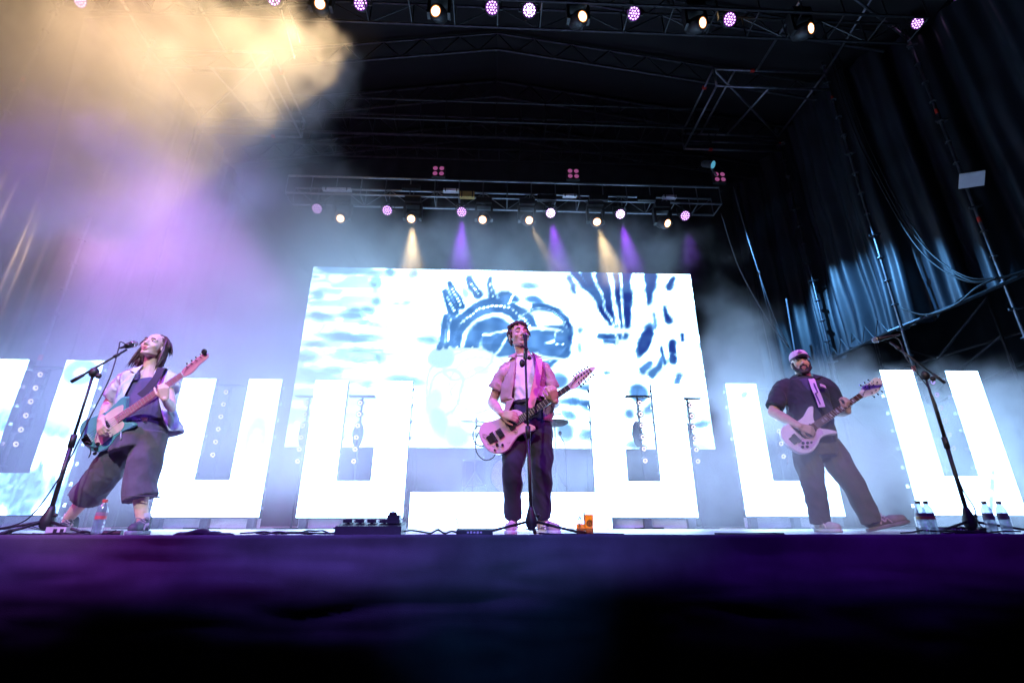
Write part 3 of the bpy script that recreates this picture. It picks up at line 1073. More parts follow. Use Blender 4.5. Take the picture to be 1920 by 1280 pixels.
for k, (dx, dy) in enumerate(((0, 0), (10, 6), (-7, 8))):
    cable('hanging_cable', [at(1560 + dx, 100, 8.0), at(1610 + dx, 250, 7.9), at(1680 + dx, 390, 7.6), at(1740 + dx, 470 + dy, 7.2), at(1810 + dx * .3, 518 + dy, 6.7), at(1872, 520 + dy * .4, 6.4), at(1925, 506, 6.2)], .012,
          ('uppermost', 'middle', 'lowest')[k] + ' black cable of the bundle sagging across the short wing curtain', 'cable', 'cable', group='cables sagging across the wing curtain')
cable('hanging_cable', [at(1690, 578, 7.6), at(1735, 590, 7.3), at(1790, 572, 6.9), at(1830, 540, 6.6), at(1870, 520, 6.4)], .016, 'thick black cable looping along the hem of the short wing curtain', 'cable')
for s, x in ((1, 470),):
    cable('hanging_tube', [at(528, 20, 6.2), at(552, 110, 6.2)], .014, 'longer of two slim steel tubes hanging beside the smoke cloud tip', 'tube', 'steel')
    cable('hanging_tube', [at(541, 12, 6.2), at(562, 80, 6.2)], .014, 'shorter of two slim steel tubes hanging beside the smoke cloud tip', 'tube', 'steel')
# ------------------------------------------------------------------ figures
SPH = []
for i in range(1, 8):
    th = math.pi * i / 8
    for k in range(12):
        a = 2 * math.pi * k / 12
        SPH.append(Vector((math.sin(th) * math.cos(a), math.sin(th) * math.sin(a), math.cos(th))))
SPH += [Vector((0, 0, 1)), Vector((0, 0, -1))]


class Flesh:
    """solid pieces melted into one continuous surface by a voxel remesh"""

    def __init__(self):
        self.bm = bmesh.new()

    def hull(self, pts):
        vs = [self.bm.verts.new(p) for p in pts]
        r = bmesh.ops.convex_hull(self.bm, input=vs, use_existing_faces=False)
        junk = [e for e in r['geom_interior'] if isinstance(e, bmesh.types.BMVert)] + [v for v in vs if v.is_valid and not v.link_faces]
        junk = list({v for v in junk if v.is_valid})
        bmesh.ops.delete(self.bm, geom=junk, context='VERTS')
        return self

    def cap(self, a, ra, b, rb):
        a, b = Vector(a), Vector(b)
        return self.hull([a + s * ra for s in SPH] + [b + s * rb for s in SPH])

    def chain(self, pts, rad):
        for i in range(len(pts) - 1):
            self.cap(pts[i], rad[i], pts[i + 1], rad[i + 1])
        return self

    def ell(self, c, r, rot=None):
        c = Vector(c)
        pts = []
        for s in SPH:
            p = Vector((s.x * r[0], s.y * r[1], s.z * r[2]))
            pts.append(c + (rot @ p if rot is not None else p))
        return self.hull(pts)

    def slab(self, rings, seg=20):
        """stack of flat elliptical rings (centre, xaxis, yaxis) hulled pairwise: flat clean ends"""
        R_ = []
        for (c, u, v) in rings:
            R_.append([Vector(c) + Vector(u) * math.cos(2 * math.pi * k / seg) + Vector(v) * math.sin(2 * math.pi * k / seg) for k in range(seg)])
        for i in range(len(R_) - 1):
            self.hull(R_[i] + R_[i + 1])
        return self

    def melt(self, name, material, parent, voxel=.008, smooth=4, fold=None, mfun=None):
        me = bpy.data.meshes.new(name)
        self.bm.to_mesh(me)
        self.bm.free()
        tmp = bpy.data.objects.new(name, me)
        COL.objects.link(tmp)
        md = tmp.modifiers.new('melt', 'REMESH')
        md.mode = 'VOXEL'
        md.voxel_size = voxel
        if smooth:
            sm = tmp.modifiers.new('smooth', 'SMOOTH')
            sm.iterations = smooth
            sm.factor = .5
        dg = bpy.context.evaluated_depsgraph_get()
        out = bpy.data.meshes.new_from_object(tmp.evaluated_get(dg))
        bpy.data.objects.remove(tmp)
        bpy.data.meshes.remove(me)
        off = base_of(parent) if parent is not None else Vector((0, 0, 0))
        if fold:
            nrm = [v.normal.copy() for v in out.vertices]
            for v, n in zip(out.vertices, nrm):
                v.co = v.co + n * fold(v.co)
        for v in out.vertices:
            v.co = v.co - off
        out.name = name
        out.shade_smooth()
        out.materials.clear()
        return link(name, out, material, parent)


def folds(seed, amp, sx=14.0, sz=5.0, shear=0.0, amp2=None):
    amp2 = amp * .5 if amp2 is None else amp2

    def f(p):
        q = Vector((p.x * sx + p.z * shear, p.y * sx, p.z * sz + p.x * shear)) + Vector((seed * 7.3, seed * 3.1, seed))
        r = 1 - abs(mnoise.noise(q)) * 2
        r2 = 1 - abs(mnoise.noise(q * 2.1 + Vector((5, 1, 2)))) * 2
        return amp * (r - .4) + amp2 * (r2 - .4)
    return f


def basis(z, y_hint):
    z = Vector(z).normalized()
    x = Vector(y_hint).cross(z).normalized()
    y = z.cross(x)
    return Matrix((x, y, z)).transposed()


def hand(F, w, d, n, thumb, curl=(25, 35, 25), size=1.0, splay=.10, thumb_in=.3):
    """palm, four fingers and a thumb. d: towards the fingers, n: the way the palm faces, thumb: +1/-1 side"""
    d = Vector(d).normalized()
    n = (Vector(n) - d * Vector(n).dot(d)).normalized()
    s = d.cross(n) * thumb
    k = size
    offs = (-.031, -.011, .011, .032)
    lens = (.058, .072, .080, .070)
    kn = []
    for o in offs:
        q = w + d * (.088 + (.006 if abs(o) < .02 else 0)) * k + s * o * k
        kn.append(q)
        F.cap(w + s * o * .55 * k + d * .01 * k, .0165 * k, q, .0125 * k)
    for i, (o, L) in enumerate(zip(offs, lens)):
        p = kn[i]
        ang = 0
        dd = (d + s * (o / .032) * splay).normalized()
        ax = dd.cross(n).normalized()
        r = .0098 * k if i else .0086 * k
        for seg, c, rr in zip((.46, .30, .24), curl, (1, .92, .82)):
            ang += c + (3 - i) * 3
            dirv = Quaternion(ax, R(ang)) @ dd
            if dirv.dot(n) < 0 and ang < 90:
                dirv = Quaternion(ax, -R(ang)) @ dd
            q = p + dirv * L * seg * k * 1.15
            F.cap(p, r * rr * 1.05, q, r * rr * .93)
            p = q
    t0 = w + s * .022 * k + d * .022 * k + n * .004 * k
    t1 = t0 + (s * .75 + d * .65 + n * thumb_in).normalized() * .042 * k
    t2 = t1 + (s * .30 + d * .9 + n * thumb_in).normalized() * .032 * k
    t3 = t2 + (s * .05 + d * .95 + n * (thumb_in + .1)).normalized() * .026 * k
    F.chain([t0, t1, t2, t3], [.016 * k, .0125 * k, .011 * k, .009 * k])


def head(F, T, jaw=1.0, male=True):
    """T: 4x4 from head frame (face looks along -Y, Z up, origin at the middle) to the stage"""
    rot = T.to_3x3()

    def P(x, y, z):
        return T @ Vector((x, y, z))
    F.ell(P(0, .014, .034), (.074, .094, .086), rot)
    F.ell(P(0, -.022, -.020), (.066, .070, .080), rot)
    F.ell(P(0, -.034, -.062), (.049 * jaw, .050, .050), rot)
    F.ell(P(0, -.066, -.098), (.024 * jaw, .018, .019), rot)
    F.cap(P(-.047 * jaw, .0, -.07), .017, P(-.018, -.062, -.097), .015)
    F.cap(P(.047 * jaw, .0, -.07), .017, P(.018, -.062, -.097), .015)
    F.cap(P(0, -.086, .010), .0085, P(0, -.108, -.030), .0120)
    F.cap(P(-.013, -.094, -.036), .0085, P(.013, -.094, -.036), .0085)
    F.cap(P(-.042, -.070, .020), .0125, P(-.012, -.083, .018), .0115)
    F.cap(P(.042, -.070, .020), .0125, P(.012, -.083, .018), .0115)
    for s in (-1, 1):
        F.ell(P(s * .040, -.056, -.028), (.024, .024, .022), rot)
        F.ell(P(s * .076, .014, -.012), (.010, .020, .031), rot)
        F.ell(P(s * .031, -.074, .000), (.0165, .011, .0105), rot)
    F.cap(P(-.020, -.082, -.060), .0075, P(.020, -.082, -.060), .0075)
    F.cap(P(-.014, -.080, -.073), .0080, P(.014, -.080, -.073), .0080)


def face_details(T, parent, lip, brow, eyes='open', lipopen=.004):
    rot = T.to_3x3()

    def P(x, y, z):
        return T @ Vector((x, y, z))
    for s in (-1, 1):
        MB().tube(spline([P(s * .014, -.0945, .019), P(s * .030, -.092, .0255), P(s * .047, -.0785, .020)], 4), [.0035] + [.0045] * 7 + [.002], 6).build('eyebrow', brow, parent, smooth=True)
        if eyes == 'open':
            e = MB().ball(P(s * .031, -.0775, .001), (.0125, .0085, .0065), rot=rot).build('eye', M['eyewhite'], parent, smooth=True)
            MB().ball(P(s * .031, -.0845, .001), (.0052, .0026, .0054), rot=rot).build('iris', M['iris'], parent, smooth=True)
            MB().tube(spline([P(s * .017, -.083, .003), P(s * .031, -.0875, .0085), P(s * .045, -.078, .002)], 4), .0022, 6).build('eyelid', brow, parent)
        else:
            MB().tube(spline([P(s * .017, -.0830, -.003), P(s * .031, -.0872, -.0075), P(s * .046, -.0765, -.002)], 4), .0026, 6).build('eyelid', brow, parent)
    # parted lips
    MB().tube(spline([P(-.023, -.079, -.0655), P(-.008, -.0905, -.0605), P(0, -.0910, -.0622), P(.008, -.0905, -.0605), P(.023, -.079, -.0655)], 4), [.002] + [.0046] * 15 + [.002], 6).build('lip', lip, parent, smooth=True)
    MB().tube(spline([P(-.021, -.079, -.0675), P(0, -.0895, -.0750 - lipopen), P(.021, -.079, -.0675)], 5), [.002] + [.0055] * 9 + [.002], 6).build('lip', lip, parent, smooth=True)
    if lipopen > .003:
        MB().ball(P(0, -.083, -.0680 - lipopen * .4), (.013, .0062, .0030 + lipopen * .5), rot=rot).build('mouth', M['mouth'], parent, smooth=True)


def hair_locks(T, parent, material, specs, seed, name='hair'):
    """tapered locks laid over the skull; specs = (azimuth range, polar range, length, droop, n, radius)"""
    g = rng(seed)
    mb = MB()
    rot = T.to_3x3()
    for (a0, a1, p0, p1, L, droop, n, rad, wave) in specs:
        for _ in range(n):
            az, po = R(g.uniform(a0, a1)), R(g.uniform(p0, p1))
            d = Vector((math.sin(po) * math.sin(az), -math.sin(po) * math.cos(az), math.cos(po)))
            root = Vector((d.x * .079, d.y * .098 + .014, d.z * .093 + .032))
            flow = Vector((d.x, d.y, 0))
            flow = flow.normalized() if flow.length > .05 else Vector((g.uniform(-1, 1), -1, 0)).normalized()
            pts = [root]
            v = (flow * (1 - droop) + Vector((0, 0, -droop)) + d * .25).normalized()
            sw = Vector((g.uniform(-1, 1), g.uniform(-1, 1), g.uniform(-.3, .3))) * wave
            l = L * g.uniform(.75, 1.15)
            p = root
            for k in range(5):
                v = (v + Vector((0, 0, -.28 * (1 + droop))) + sw * (1 if k % 2 else -1) * .5).normalized()
                p = p + v * l / 5
                # stay outside the skull
                q = Vector((p.x / .083, (p.y - .014) / .103, (p.z - .032) / .097))
                if q.length < 1 and p.z > -.06:
                    q.normalize()
                    p = Vector((q.x * .083, q.y * .103 + .014, q.z * .097 + .032))
                pts.append(p)
            r = rad * g.uniform(.7, 1.2)
            mb.tube([T @ q for q in pts], [r * .8, r, r, r * .85, r * .55, r * .15], 6, flat=.55)
    o = mb.build(name, material, parent, smooth=True)
    return o


def skull_cap(T, front=.035, back=-.07, thick=.007, amp=.006, seed=1):
    """close-fitting hair volume as flesh"""
    F = Flesh()
    rot = T.to_3x3()
    for (c, r) in (((0, .020, .042), (.080 + thick, .098 + thick, .088 + thick)),):
        F.ell(T @ Vector(c), r, rot)
    return F


def head_frame(center, yaw, pitch, roll=0.0, k=1.0):
    """yaw>0 turns the face to picture right, pitch>0 lifts the chin"""
    return Matrix.Translation(center) @ Euler((R(-pitch), R(roll), R(yaw)), 'ZYX'.replace('ZYX', 'XYZ')).to_matrix().to_4x4() @ Matrix.Diagonal((k, k, k, 1))


def shoe(T, parent, upper, sole, accent, size=1.0):
    """T: origin at the heel on the ground, toe along -Y, Z up"""
    k = size
    s = thing_part = None

    def P(x, y, z):
        return T @ Vector((x * k, y * k, z * k))
    rot = T.to_3x3()
    F = Flesh()
    F.cap(P(0, .0, .052), .036 * k, P(0, -.07, .052), .038 * k)
    F.cap(P(0, -.06, .056), .038 * k, P(.002, -.15, .040), .034 * k)
    F.cap(P(0, -.14, .046), .040 * k, P(.004, -.212, .040), .033 * k)
    F.cap(P(0, .012, .055), .030 * k, P(0, .004, .105), .030 * k)
    F.cap(P(0, .0, .09), .032 * k, P(0, -.05, .085), .030 * k)
    u = F.melt('shoe', upper, parent, .007, 4)
    prof = [(-.035, .03), (-.040, -.06), (-.036, -.12), (-.044, -.18), (-.036, -.225), (-.012, -.252), (.016, -.25), (.038, -.222), (.044, -.17), (.034, -.11), (.037, -.05), (.034, .03), (.018, .045), (-.018, .045)]
    M4 = T @ Matrix.Diagonal((k, k, k, 1))
    MB().prism(prof, 0.0, .026, M4, .006).build('sole', sole, parent, smooth=False)
    mb = MB()
    for q in range(4):
        y = -.085 - q * .022
        z = .095 - q * .010
        mb.tube([P(-.026, y, z - .012), P(0, y - .004, z + .004), P(.026, y, z - .012)], .0045 * k, 6)
    mb.tube(spline([P(0, -.08, .100), P(.03, -.09, .112), P(.045, -.075, .085)], 4), .003 * k, 5)
    mb.tube(spline([P(0, -.08, .100), P(-.03, -.095, .110), P(-.042, -.085, .082)], 4), .003 * k, 5)
    mb.build('laces', accent, parent)
    for sx in (-1, 1):
        mb = MB()
        for (a, b) in (((-.06, .035), (-.075, .075)), ((-.075, .075), (-.095, .045)), ((-.095, .045), (-.115, .070)), ((-.115, .070), (-.135, .030))):
            mb.tube([P(sx * .040, a[0], a[1]), P(sx * .040, b[0], b[1])], .006 * k, 5)
        mb.build('side_mark', accent, parent)
    return u


def limb_rings(pts, rads, flat=1.0, seg_n=5, hint=(0, 1, 0)):
    """rings along a bent limb for a flat-ended sleeve or trouser leg"""
    out = []
    P = spline(pts, seg_n) if len(pts) > 2 else [Vector(pts[0]).lerp(Vector(pts[1]), i / seg_n) for i in range(seg_n + 1)]
    n = len(P)
    for i, p in enumerate(P):
        t = (P[min(i + 1, n - 1)] - P[max(i - 1, 0)]).normalized()
        u = t.cross(Vector(hint)).normalized()
        v = t.cross(u)
        f = i / (n - 1) * (len(rads) - 1)
        k = min(int(f), len(rads) - 2)
        r = rads[k] + (rads[k + 1] - rads[k]) * (f - k)
        out.append((p, u * r, v * r * flat))
    return out


def open_shirt(name, parent, material, rings, seed, amp=.008, thick=.004, seg=44):
    """cloth shell round the trunk with an open front. rings from hem to neck: (centre, lateral axis, forward axis, gap_left_deg, gap_right_deg)"""
    vs, fs = [], []
    dense = []
    sub = 6
    for i in range(len(rings) - 1):
        for k in range(sub):
            t = k / sub
            a, b = rings[i], rings[i + 1]
            dense.append(tuple(Vector(a[j]).lerp(Vector(b[j]), t) for j in range(3)) + (a[3] + (b[3] - a[3]) * t, a[4] + (b[4] - a[4]) * t))
    dense.append(tuple(Vector(rings[-1][j]) for j in range(3)) + (rings[-1][3], rings[-1][4]))
    n = len(dense)
    for j, (c, u, f, gl, gr) in enumerate(dense):
        for i in range(seg + 1):
            # angle from straight ahead, running round the back
            a = R(gr) + (2 * math.pi - R(gr) - R(gl)) * i / seg
            edge = min(i, seg - i)
            p = c + u * math.sin(a) + f * math.cos(a)
            d = (p - c).normalized()
            q = Vector((a * 3.4 + .5 * math.sin(j * .2 + seed), j * .16, seed * 3.7))
            w = 1 - abs(mnoise.noise(q)) * 2
            w2 = 1 - abs(mnoise.noise(Vector((a * 7 - j * .25, j * .2, seed + 20)))) * 2
            fade = min(1, .35 + edge * .2) * (1.25 - .6 * j / n)
            p = p + d * (amp * (w - .4) + amp * .55 * (w2 - .4)) * fade
            if edge == 0:
                p = p + f.normalized() * .012
            vs.append(p)
    for j in range(n - 1):
        for i in range(seg):
            a = j * (seg + 1) + i
            fs.append((a, a + 1, a + seg + 2, a + seg + 1))
    o = MB().add(vs, fs).build(name, material, parent, smooth=True)
    md = o.modifiers.new('cloth', 'SOLIDIFY')
    md.thickness = thick
    md.offset = 0
    return o


M['eyewhite'] = mat('eye_white', (.75, .73, .72), .3, var=.03)
M['iris'] = mat('iris_brown', (.05, .03, .02), .2)
M['mouth'] = mat('mouth_dark', (.10, .02, .02), .6)


def skin_mat(name, col):
    m = mat(name, col, .5, var=.10, scale=20, bump=.06, bscale=160)
    b = m.node_tree.nodes['Principled BSDF']
    b.inputs['Subsurface Weight'].default_value = .0
    return m


def cloth_mat(name, col, rough=.85, var=.12, weave=420, bump=.25, **k):
    return mat(name, col, rough, var=var, scale=9, bump=bump, bscale=weave, sheen=.1, **k)


# ================================================================== the singer
def build_singer():
    Y = 4.1
    skin = skin_mat('singer_skin', (.60, .40, .31))
    hairm = mat('brown_hair', (.070, .036, .022), .45, var=.5, scale=40)
    tee = cloth_mat('white_tee', (.78, .76, .76))
    over = cloth_mat('beige_overshirt', (.44, .33, .29))
    jean = cloth_mat('dark_jeans', (.018, .024, .046), weave=500)
    t = thing('person', 'singing guitarist in beige open overshirt, white tee and dark jeans behind the centre stand', 'person', (.31, Y, 0))
    pel = at(992, 792, Y)
    hR, hL = at(970, 800, Y), at(1013, 800, Y)
    kR, kL = at(960, 880, Y - .10), at(1016, 878, Y - .06)
    aR, aL = at(962, 960, Y + .02), at(1015, 960, Y + .02)
    sR, sL = at(945, 697, Y + .02), at(1021, 693, Y + .02)
    nb = at(983, 668, Y + .03)
    eR, wR = at(923, 754, Y + .10), at(940, 775, Y - .22)
    eL, wL = at(1040, 757, Y + .02), at(1041, 752, Y - .24)
    hc = at(973, 629, Y - .01)
    T = head_frame(hc, 14, 7, -6, 1.09)
    F = Flesh()
    head(F, T, 1.0)
    F.cap(nb - Vector((0, 0, .02)), .062, T @ Vector((0, .018, -.05)), .056)
    F.cap(nb, .066, (sR + sL) / 2 - Vector((0, 0, .10)), .10)
    F.cap((sR + sL) / 2 - Vector((0, 0, .10)), .10, pel, .085)
    for s_, e_, w_ in ((sR, eR, wR), (sL, eL, wL)):
        F.cap(nb - Vector((0, 0, .03)), .05, s_, .055)
        m_ = s_.lerp(e_, .5)
        F.chain([s_, m_, e_], [.056, .050, .041])
        F.chain([e_, e_.lerp(w_, .35), w_], [.042, .043, .027])
    for h_, k_, a_ in ((hR, kR, aR), (hL, kL, aL)):
        F.chain([h_, k_, a_, Vector((a_.x, a_.y, .06))], [.060, .050, .04, .036])
    neck_dir = (at(1118, 693, 3.86) - at(950, 803, 3.80)).normalized()
    hand(F, wR, (.80, -.25, -.20), (.1, 1, -.15), -1, (28, 40, 30), 1.02)
    hand(F, wL, (-.18, -.30, .55), (-.25, .85, .45), 1, (40, 55, 35), 1.02)
    F.melt('body', skin, t, .0065, 3)
    face_details(T, t, mat('singer_lip', (.46, .20, .18), .45), hairm, 'closed', .006)
    # short tousled hair
    C = Flesh()
    rot = T.to_3x3()
    C.ell(T @ Vector((0, .030, .052)), (.083, .096, .080), rot)
    C.ell(T @ Vector((0, .075, .005)), (.062, .036, .060), rot)
    for s in (-1, 1):
        C.cap(T @ Vector((s * .074, -.02, .03)), .014, T @ Vector((s * .075, -.012, -.018)), .009)
    C.melt('hair_base', hairm, t, .007, 2, folds(3, .006, 60, 40))
    hair_locks(T, t, hairm, [(-70, 70, 36, 52, .050, .15, 60, .0065, .45), (75, 285, 30, 88, .055, .45, 130, .007, .5), (-180, 180, 0, 45, .06, .1, 110, .0075, .6), (140, 220, 80, 112, .06, .9, 50, .006, .3)], 5)
    # white tee
    F = Flesh()
    ux = (sL - sR).normalized()
    fy = Vector((0, -1, 0))
    chest = (sR + sL) / 2
    waist = at(995, 752, Y - .01)

    def rg(c, a, b):
        return (c, ux * a, fy * b)
    F.slab([rg(waist - Vector((0, 0, .02)), .155, .115), rg(waist + Vector((0, 0, .10)), .158, .115), rg(chest - Vector((0, 0, .17)), .172, .122), rg(chest - Vector((0, 0, .06)), .175, .112),
            rg(chest + Vector((0, 0, .015)), .150, .088), rg(nb + Vector((0, 0, .006)), .080, .072)])
    F.melt('tee', tee, t, .008, 3, folds(2, .010, 10, 7, 5))
    MB().tube([nb + Vector((math.cos(a) * .078, -math.sin(a) * .075 - .012, .012 - .03 * max(0, math.sin(a)))) for a in [2 * math.pi * k / 24 for k in range(25)]], .006, 6, caps=False).build('neckline', tee, t, smooth=True)
    # belt, buckle, jeans
    J = Flesh()
    J.slab([rg(waist + Vector((0, 0, -.01)), .152, .112), rg(pel + Vector((0, 0, .03)), .168, .125), rg(pel - Vector((0, 0, .06)), .172, .122)])
    for h_, k_, a_, r3 in ((hR, kR, aR, .062), (hL, kL, aL, .074)):
        J.slab(limb_rings([h_ + Vector((0, 0, .04)), h_.lerp(k_, .5), k_, k_.lerp(a_, .55) + Vector((0, .015, 0)), a_ + Vector((0, 0, -.05))], [.098, .100, .084, .082, r3]))
    J.cap(hR + Vector((.03, 0, -.02)), .085, hL + Vector((-.03, 0, -.02)), .085)
    J.melt('jeans', jean, t, .008, 2, folds(4, .012, 6.5, 5, 2.2, .006))
    bl = [waist + ux * .158 * math.cos(a) + fy * .120 * math.sin(a) + Vector((0, 0, -.015)) for a in [2 * math.pi * k / 32 for k in range(33)]]
    MB().tube(bl, .017, 6, flat=.35, caps=False, up=(0, 1, 0)).build('belt', M['blackplastic'], t)
    bk = waist + fy * .128 + Vector((.01, 0, -.015))
    MB().box(bk, (.055, .012, .042)).build('buckle', M['chrome'], t)
    # beige overshirt, open
    hem = at(985, 795, Y)
    rings = [(hem + Vector((.0, .01, 0)), ux * .222, fy * .165, 62, 40), (waist + Vector((0, .01, .0)), ux * .200, fy * .150, 46, 32), (chest - Vector((0, -.01, .26)), ux * .198, fy * .145, 36, 28),
             (chest - Vector((0, -.01, .14)), ux * .200, fy * .142, 30, 24), (chest - Vector((0, -.01, .04)), ux * .188, fy * .124, 28, 24), (chest + Vector((0, .01, .045)), ux * .150, fy * .098, 32, 28),
             (nb + Vector((0, .012, .022)), ux * .086, fy * .078, 48, 44)]
    open_shirt('overshirt', t, over, rings, 3, .019)
    for s_, e_, sg in ((sR, eR, -1), (sL, eL, 1)):
        S = Flesh()
        mid = s_.lerp(e_, .56)
        S.slab(limb_rings([s_ - ux * sg * .045 + Vector((0, 0, .012)), s_.lerp(e_, .18), mid], [.056, .066, .074], seg_n=4))
        S.slab(limb_rings([mid - (e_ - s_).normalized() * .050, mid + (e_ - s_).normalized() * .006], [.077, .080], seg_n=2))
        S.cap(nb + ux * sg * .07 - Vector((0, 0, .02)), .030, s_ + Vector((0, 0, .016)), .046)
        S.melt('sleeve', over, t, .008, 3, folds(6 + sg, .010, 11, 9, 4))
    for sg, a in ((-1, -30), (1, 26)):
        c0 = nb + Vector((sg * .070, -.052, .022))
        c1 = nb + Vector((sg * .090, -.085, -.045))
        c2 = nb + Vector((sg * .150, -.062, -.030))
        c3 = nb + Vector((sg * .085, .03, .034))
        mb = MB().add([c0, c1, c2, c3, c0 + Vector((0, 0, .006)), c1 + Vector((0, -.004, .006)), c2 + Vector((0, -.004, .006)), c3 + Vector((0, 0, .006))],
                      [(0, 1, 2, 3), (7, 6, 5, 4), (0, 4, 5, 1), (1, 5, 6, 2), (2, 6, 7, 3), (3, 7, 4, 0)])
        mb.build('collar', over, t)
    # chest pocket flap and button band
    pk = chest + ux * .115 + fy * .137 + Vector((0, 0, -.11))
    MB().box(pk, (.09, .008, .028), rot=Euler((R(-8), 0, R(18))).to_matrix()).build('pocket_flap', over, t)
    # shoes
    pinkshoe = mat('pink_shoe', (.62, .45, .50), .6, var=.15, scale=30)
    solem = mat('white_sole', (.78, .77, .76), .6, var=.05)
    lace = mat('white_lace', (.80, .78, .78), .7)
    for a_, yaw in ((aR, 8), (aL, -24)):
        shoe(Matrix.Translation((a_.x, a_.y + .05, .0)) @ Euler((0, 0, R(-yaw))).to_matrix().to_4x4(), t, pinkshoe, solem, lace, 1.08)
    return dict(t=t, wR=wR, wL=wL, sL=sL, chest=chest, nb=nb, ux=ux, mouth=T @ Vector((0, -.10, -.066)), waist=waist)


# ================================================================== the bass player
def build_bassist():
    Y = 4.0
    skin = skin_mat('bassist_skin', (.66, .46, .38))
    hairm = mat('dark_hair', (.085, .045, .042), .4, var=.5, scale=40)
    top = cloth_mat('violet_tank_top', (.10, .08, .17))
    over = cloth_mat('pale_denim_overshirt', (.58, .66, .76), var=.22)
    shorts = cloth_mat('grey_denim_shorts', (.085, .080, .105), var=.25, weave=500)
    t = thing('person', 'bass player in pale denim overshirt and baggy dark shorts, singing into a boom microphone', 'person', (-2.75, Y, 0))
    pel = at(262, 822, Y)
    hR, hL = at(243, 822, Y + .02), at(283, 822, Y)
    kR, kL = at(183, 905, Y + .08), at(262, 908, Y - .02)
    aR, aL = at(128, 972, Y + .22), at(267, 975, Y - .02)
    sR, sL = at(249, 704, Y - .04), at(309, 700, Y + .09)
    nb = at(281, 690, Y + .03)
    eR, wR = at(205, 752, Y + .06), at(189, 787, Y - .20)
    eL, wL = at(322, 764, Y - .02), at(309, 748, Y - .26)
    hc = at(289, 650, Y + .0)
    T = head_frame(hc, 2, 15, 4, 1.02)
    F = Flesh()
    head(F, T, .92)
    F.cap(nb - Vector((0, 0, .02)), .050, T @ Vector((0, .018, -.05)), .046)
    F.cap(nb, .055, (sR + sL) / 2 - Vector((0, 0, .10)), .088)
    F.cap((sR + sL) / 2 - Vector((0, 0, .10)), .075, pel, .06)
    for s_, e_, w_ in ((sR, eR, wR), (sL, eL, wL)):
        F.cap(nb - Vector((0, 0, .03)), .040, s_, .045)
        F.chain([s_, s_.lerp(e_, .5), e_], [.046, .042, .035])
        F.chain([e_, e_.lerp(w_, .35), w_], [.036, .037, .024])
    for h_, k_, a_ in ((hR, kR, aR), (hL, kL, aL)):
        F.chain([h_, k_, k_.lerp(a_, .4), a_, Vector((a_.x, a_.y, .05))], [.055, .050, .054, .036, .034])
    hand(F, wR, (.45, -.25, -.75), (.25, 1, .1), -1, (25, 45, 35), .93)
    hand(F, wL, (-.10, -.25, .70), (-.45, .80, .30), 1, (40, 55, 35), .93)
    F.melt('body', skin, t, .0065, 3)
    face_details(T, t, mat('bassist_lip', (.58, .18, .20), .4), hairm, 'open', .008)
    C = Flesh()
    rot = T.to_3x3()
    C.ell(T @ Vector((0, .030, .046)), (.082, .094, .080), rot)
    C.ell(T @ Vector((0, .055, -.02)), (.072, .056, .09), rot)
    for s in (-1, 1):
        C.cap(T @ Vector((s * .078, .005, .02)), .014, T @ Vector((s * .086, .025, -.09)), .010)
        C.cap(T @ Vector((s * .06, .05, -.05)), .034, T @ Vector((s * .065, .06, -.12)), .018)
    C.melt('hair_base', hairm, t, .008, 3, folds(13, .006, 60, 12))
    hair_locks(T, t, hairm, [(80, 280, 60, 105, .21, .9, 170, .0075, .30), (75, 285, 4, 50, .14, .4, 110, .007, .2), (76, 96, 40, 80, .25, .9, 40, .0075, .25), (264, 284, 40, 80, .25, .9, 40, .0075, .25)], 15)
    ux = (sL - sR).normalized()
    fy = Vector((.35, -1, 0)).normalized()
    fy = (fy - ux * fy.dot(ux)).normalized()
    chest = (sR + sL) / 2
    waist = at(267, 790, Y)

    def rg(c, a, b):
        return (c, ux * a, fy * b)
    F = Flesh()
    F.slab([rg(waist - Vector((0, 0, .02)), .130, .098), rg(waist + Vector((0, 0, .10)), .126, .096), rg(chest - Vector((0, 0, .16)), .142, .118), rg(chest - Vector((0, 0, .09)), .142, .110), rg(chest - Vector((0, 0, .05)), .110, .090)])
    F.melt('tank_top', top, t, .008, 3, folds(12, .004, 10, 6, 3))
    for sg in (-1, 1):
        MB().tube(spline([chest + ux * sg * .085 + fy * .10 + Vector((0, 0, -.07)), chest + ux * sg * .082 + fy * .07 + Vector((0, 0, .005)), chest + ux * sg * .078 - fy * .02 + Vector((0, 0, .035))], 5), .014, 6, flat=.3).build('strap', top, t)
    J = Flesh()
    J.slab([rg(waist + Vector((0, 0, -.01)), .130, .102), rg(pel + Vector((0, 0, .04)), .165, .128), rg(pel - Vector((0, 0, .07)), .180, .132)])
    hemR, hemL = kR.lerp(aR, .40), kL.lerp(aL, .40)
    J.slab(limb_rings([hR + Vector((0, 0, .05)), hR.lerp(kR, .5), kR, hemR], [.100, .110, .110, .112]))
    J.slab(limb_rings([hL + Vector((0, 0, .05)), hL.lerp(kL, .5), kL, hemL], [.100, .112, .114, .118]))
    J.cap(hR + Vector((.02, 0, -.03)), .10, hL + Vector((-.02, 0, -.03)), .10)
    J.melt('shorts', shorts, t, .009, 3, folds(14, .011, 6.5, 3.5, 1.5, .006))
    for c, r in ((hemR, .110), (hemL, .116)):
        MB().tube([c + Vector((math.cos(a) * r, math.sin(a) * r, .015)) for a in [2 * math.pi * k / 28 for k in range(29)]], .005, 6, caps=False).build('hem', shorts, t)
    bl = [waist + ux * .134 * math.cos(a) + fy * .106 * math.sin(a) + Vector((0, 0, -.015)) for a in [2 * math.pi * k / 32 for k in range(33)]]
    MB().tube(bl, .016, 6, flat=.35, caps=False, up=(0, 1, 0)).build('belt', M['blackplastic'], t)
    MB().box(waist + fy * .112 + Vector((.0, 0, -.015)), (.05, .012, .04)).build('buckle', M['chrome'], t)
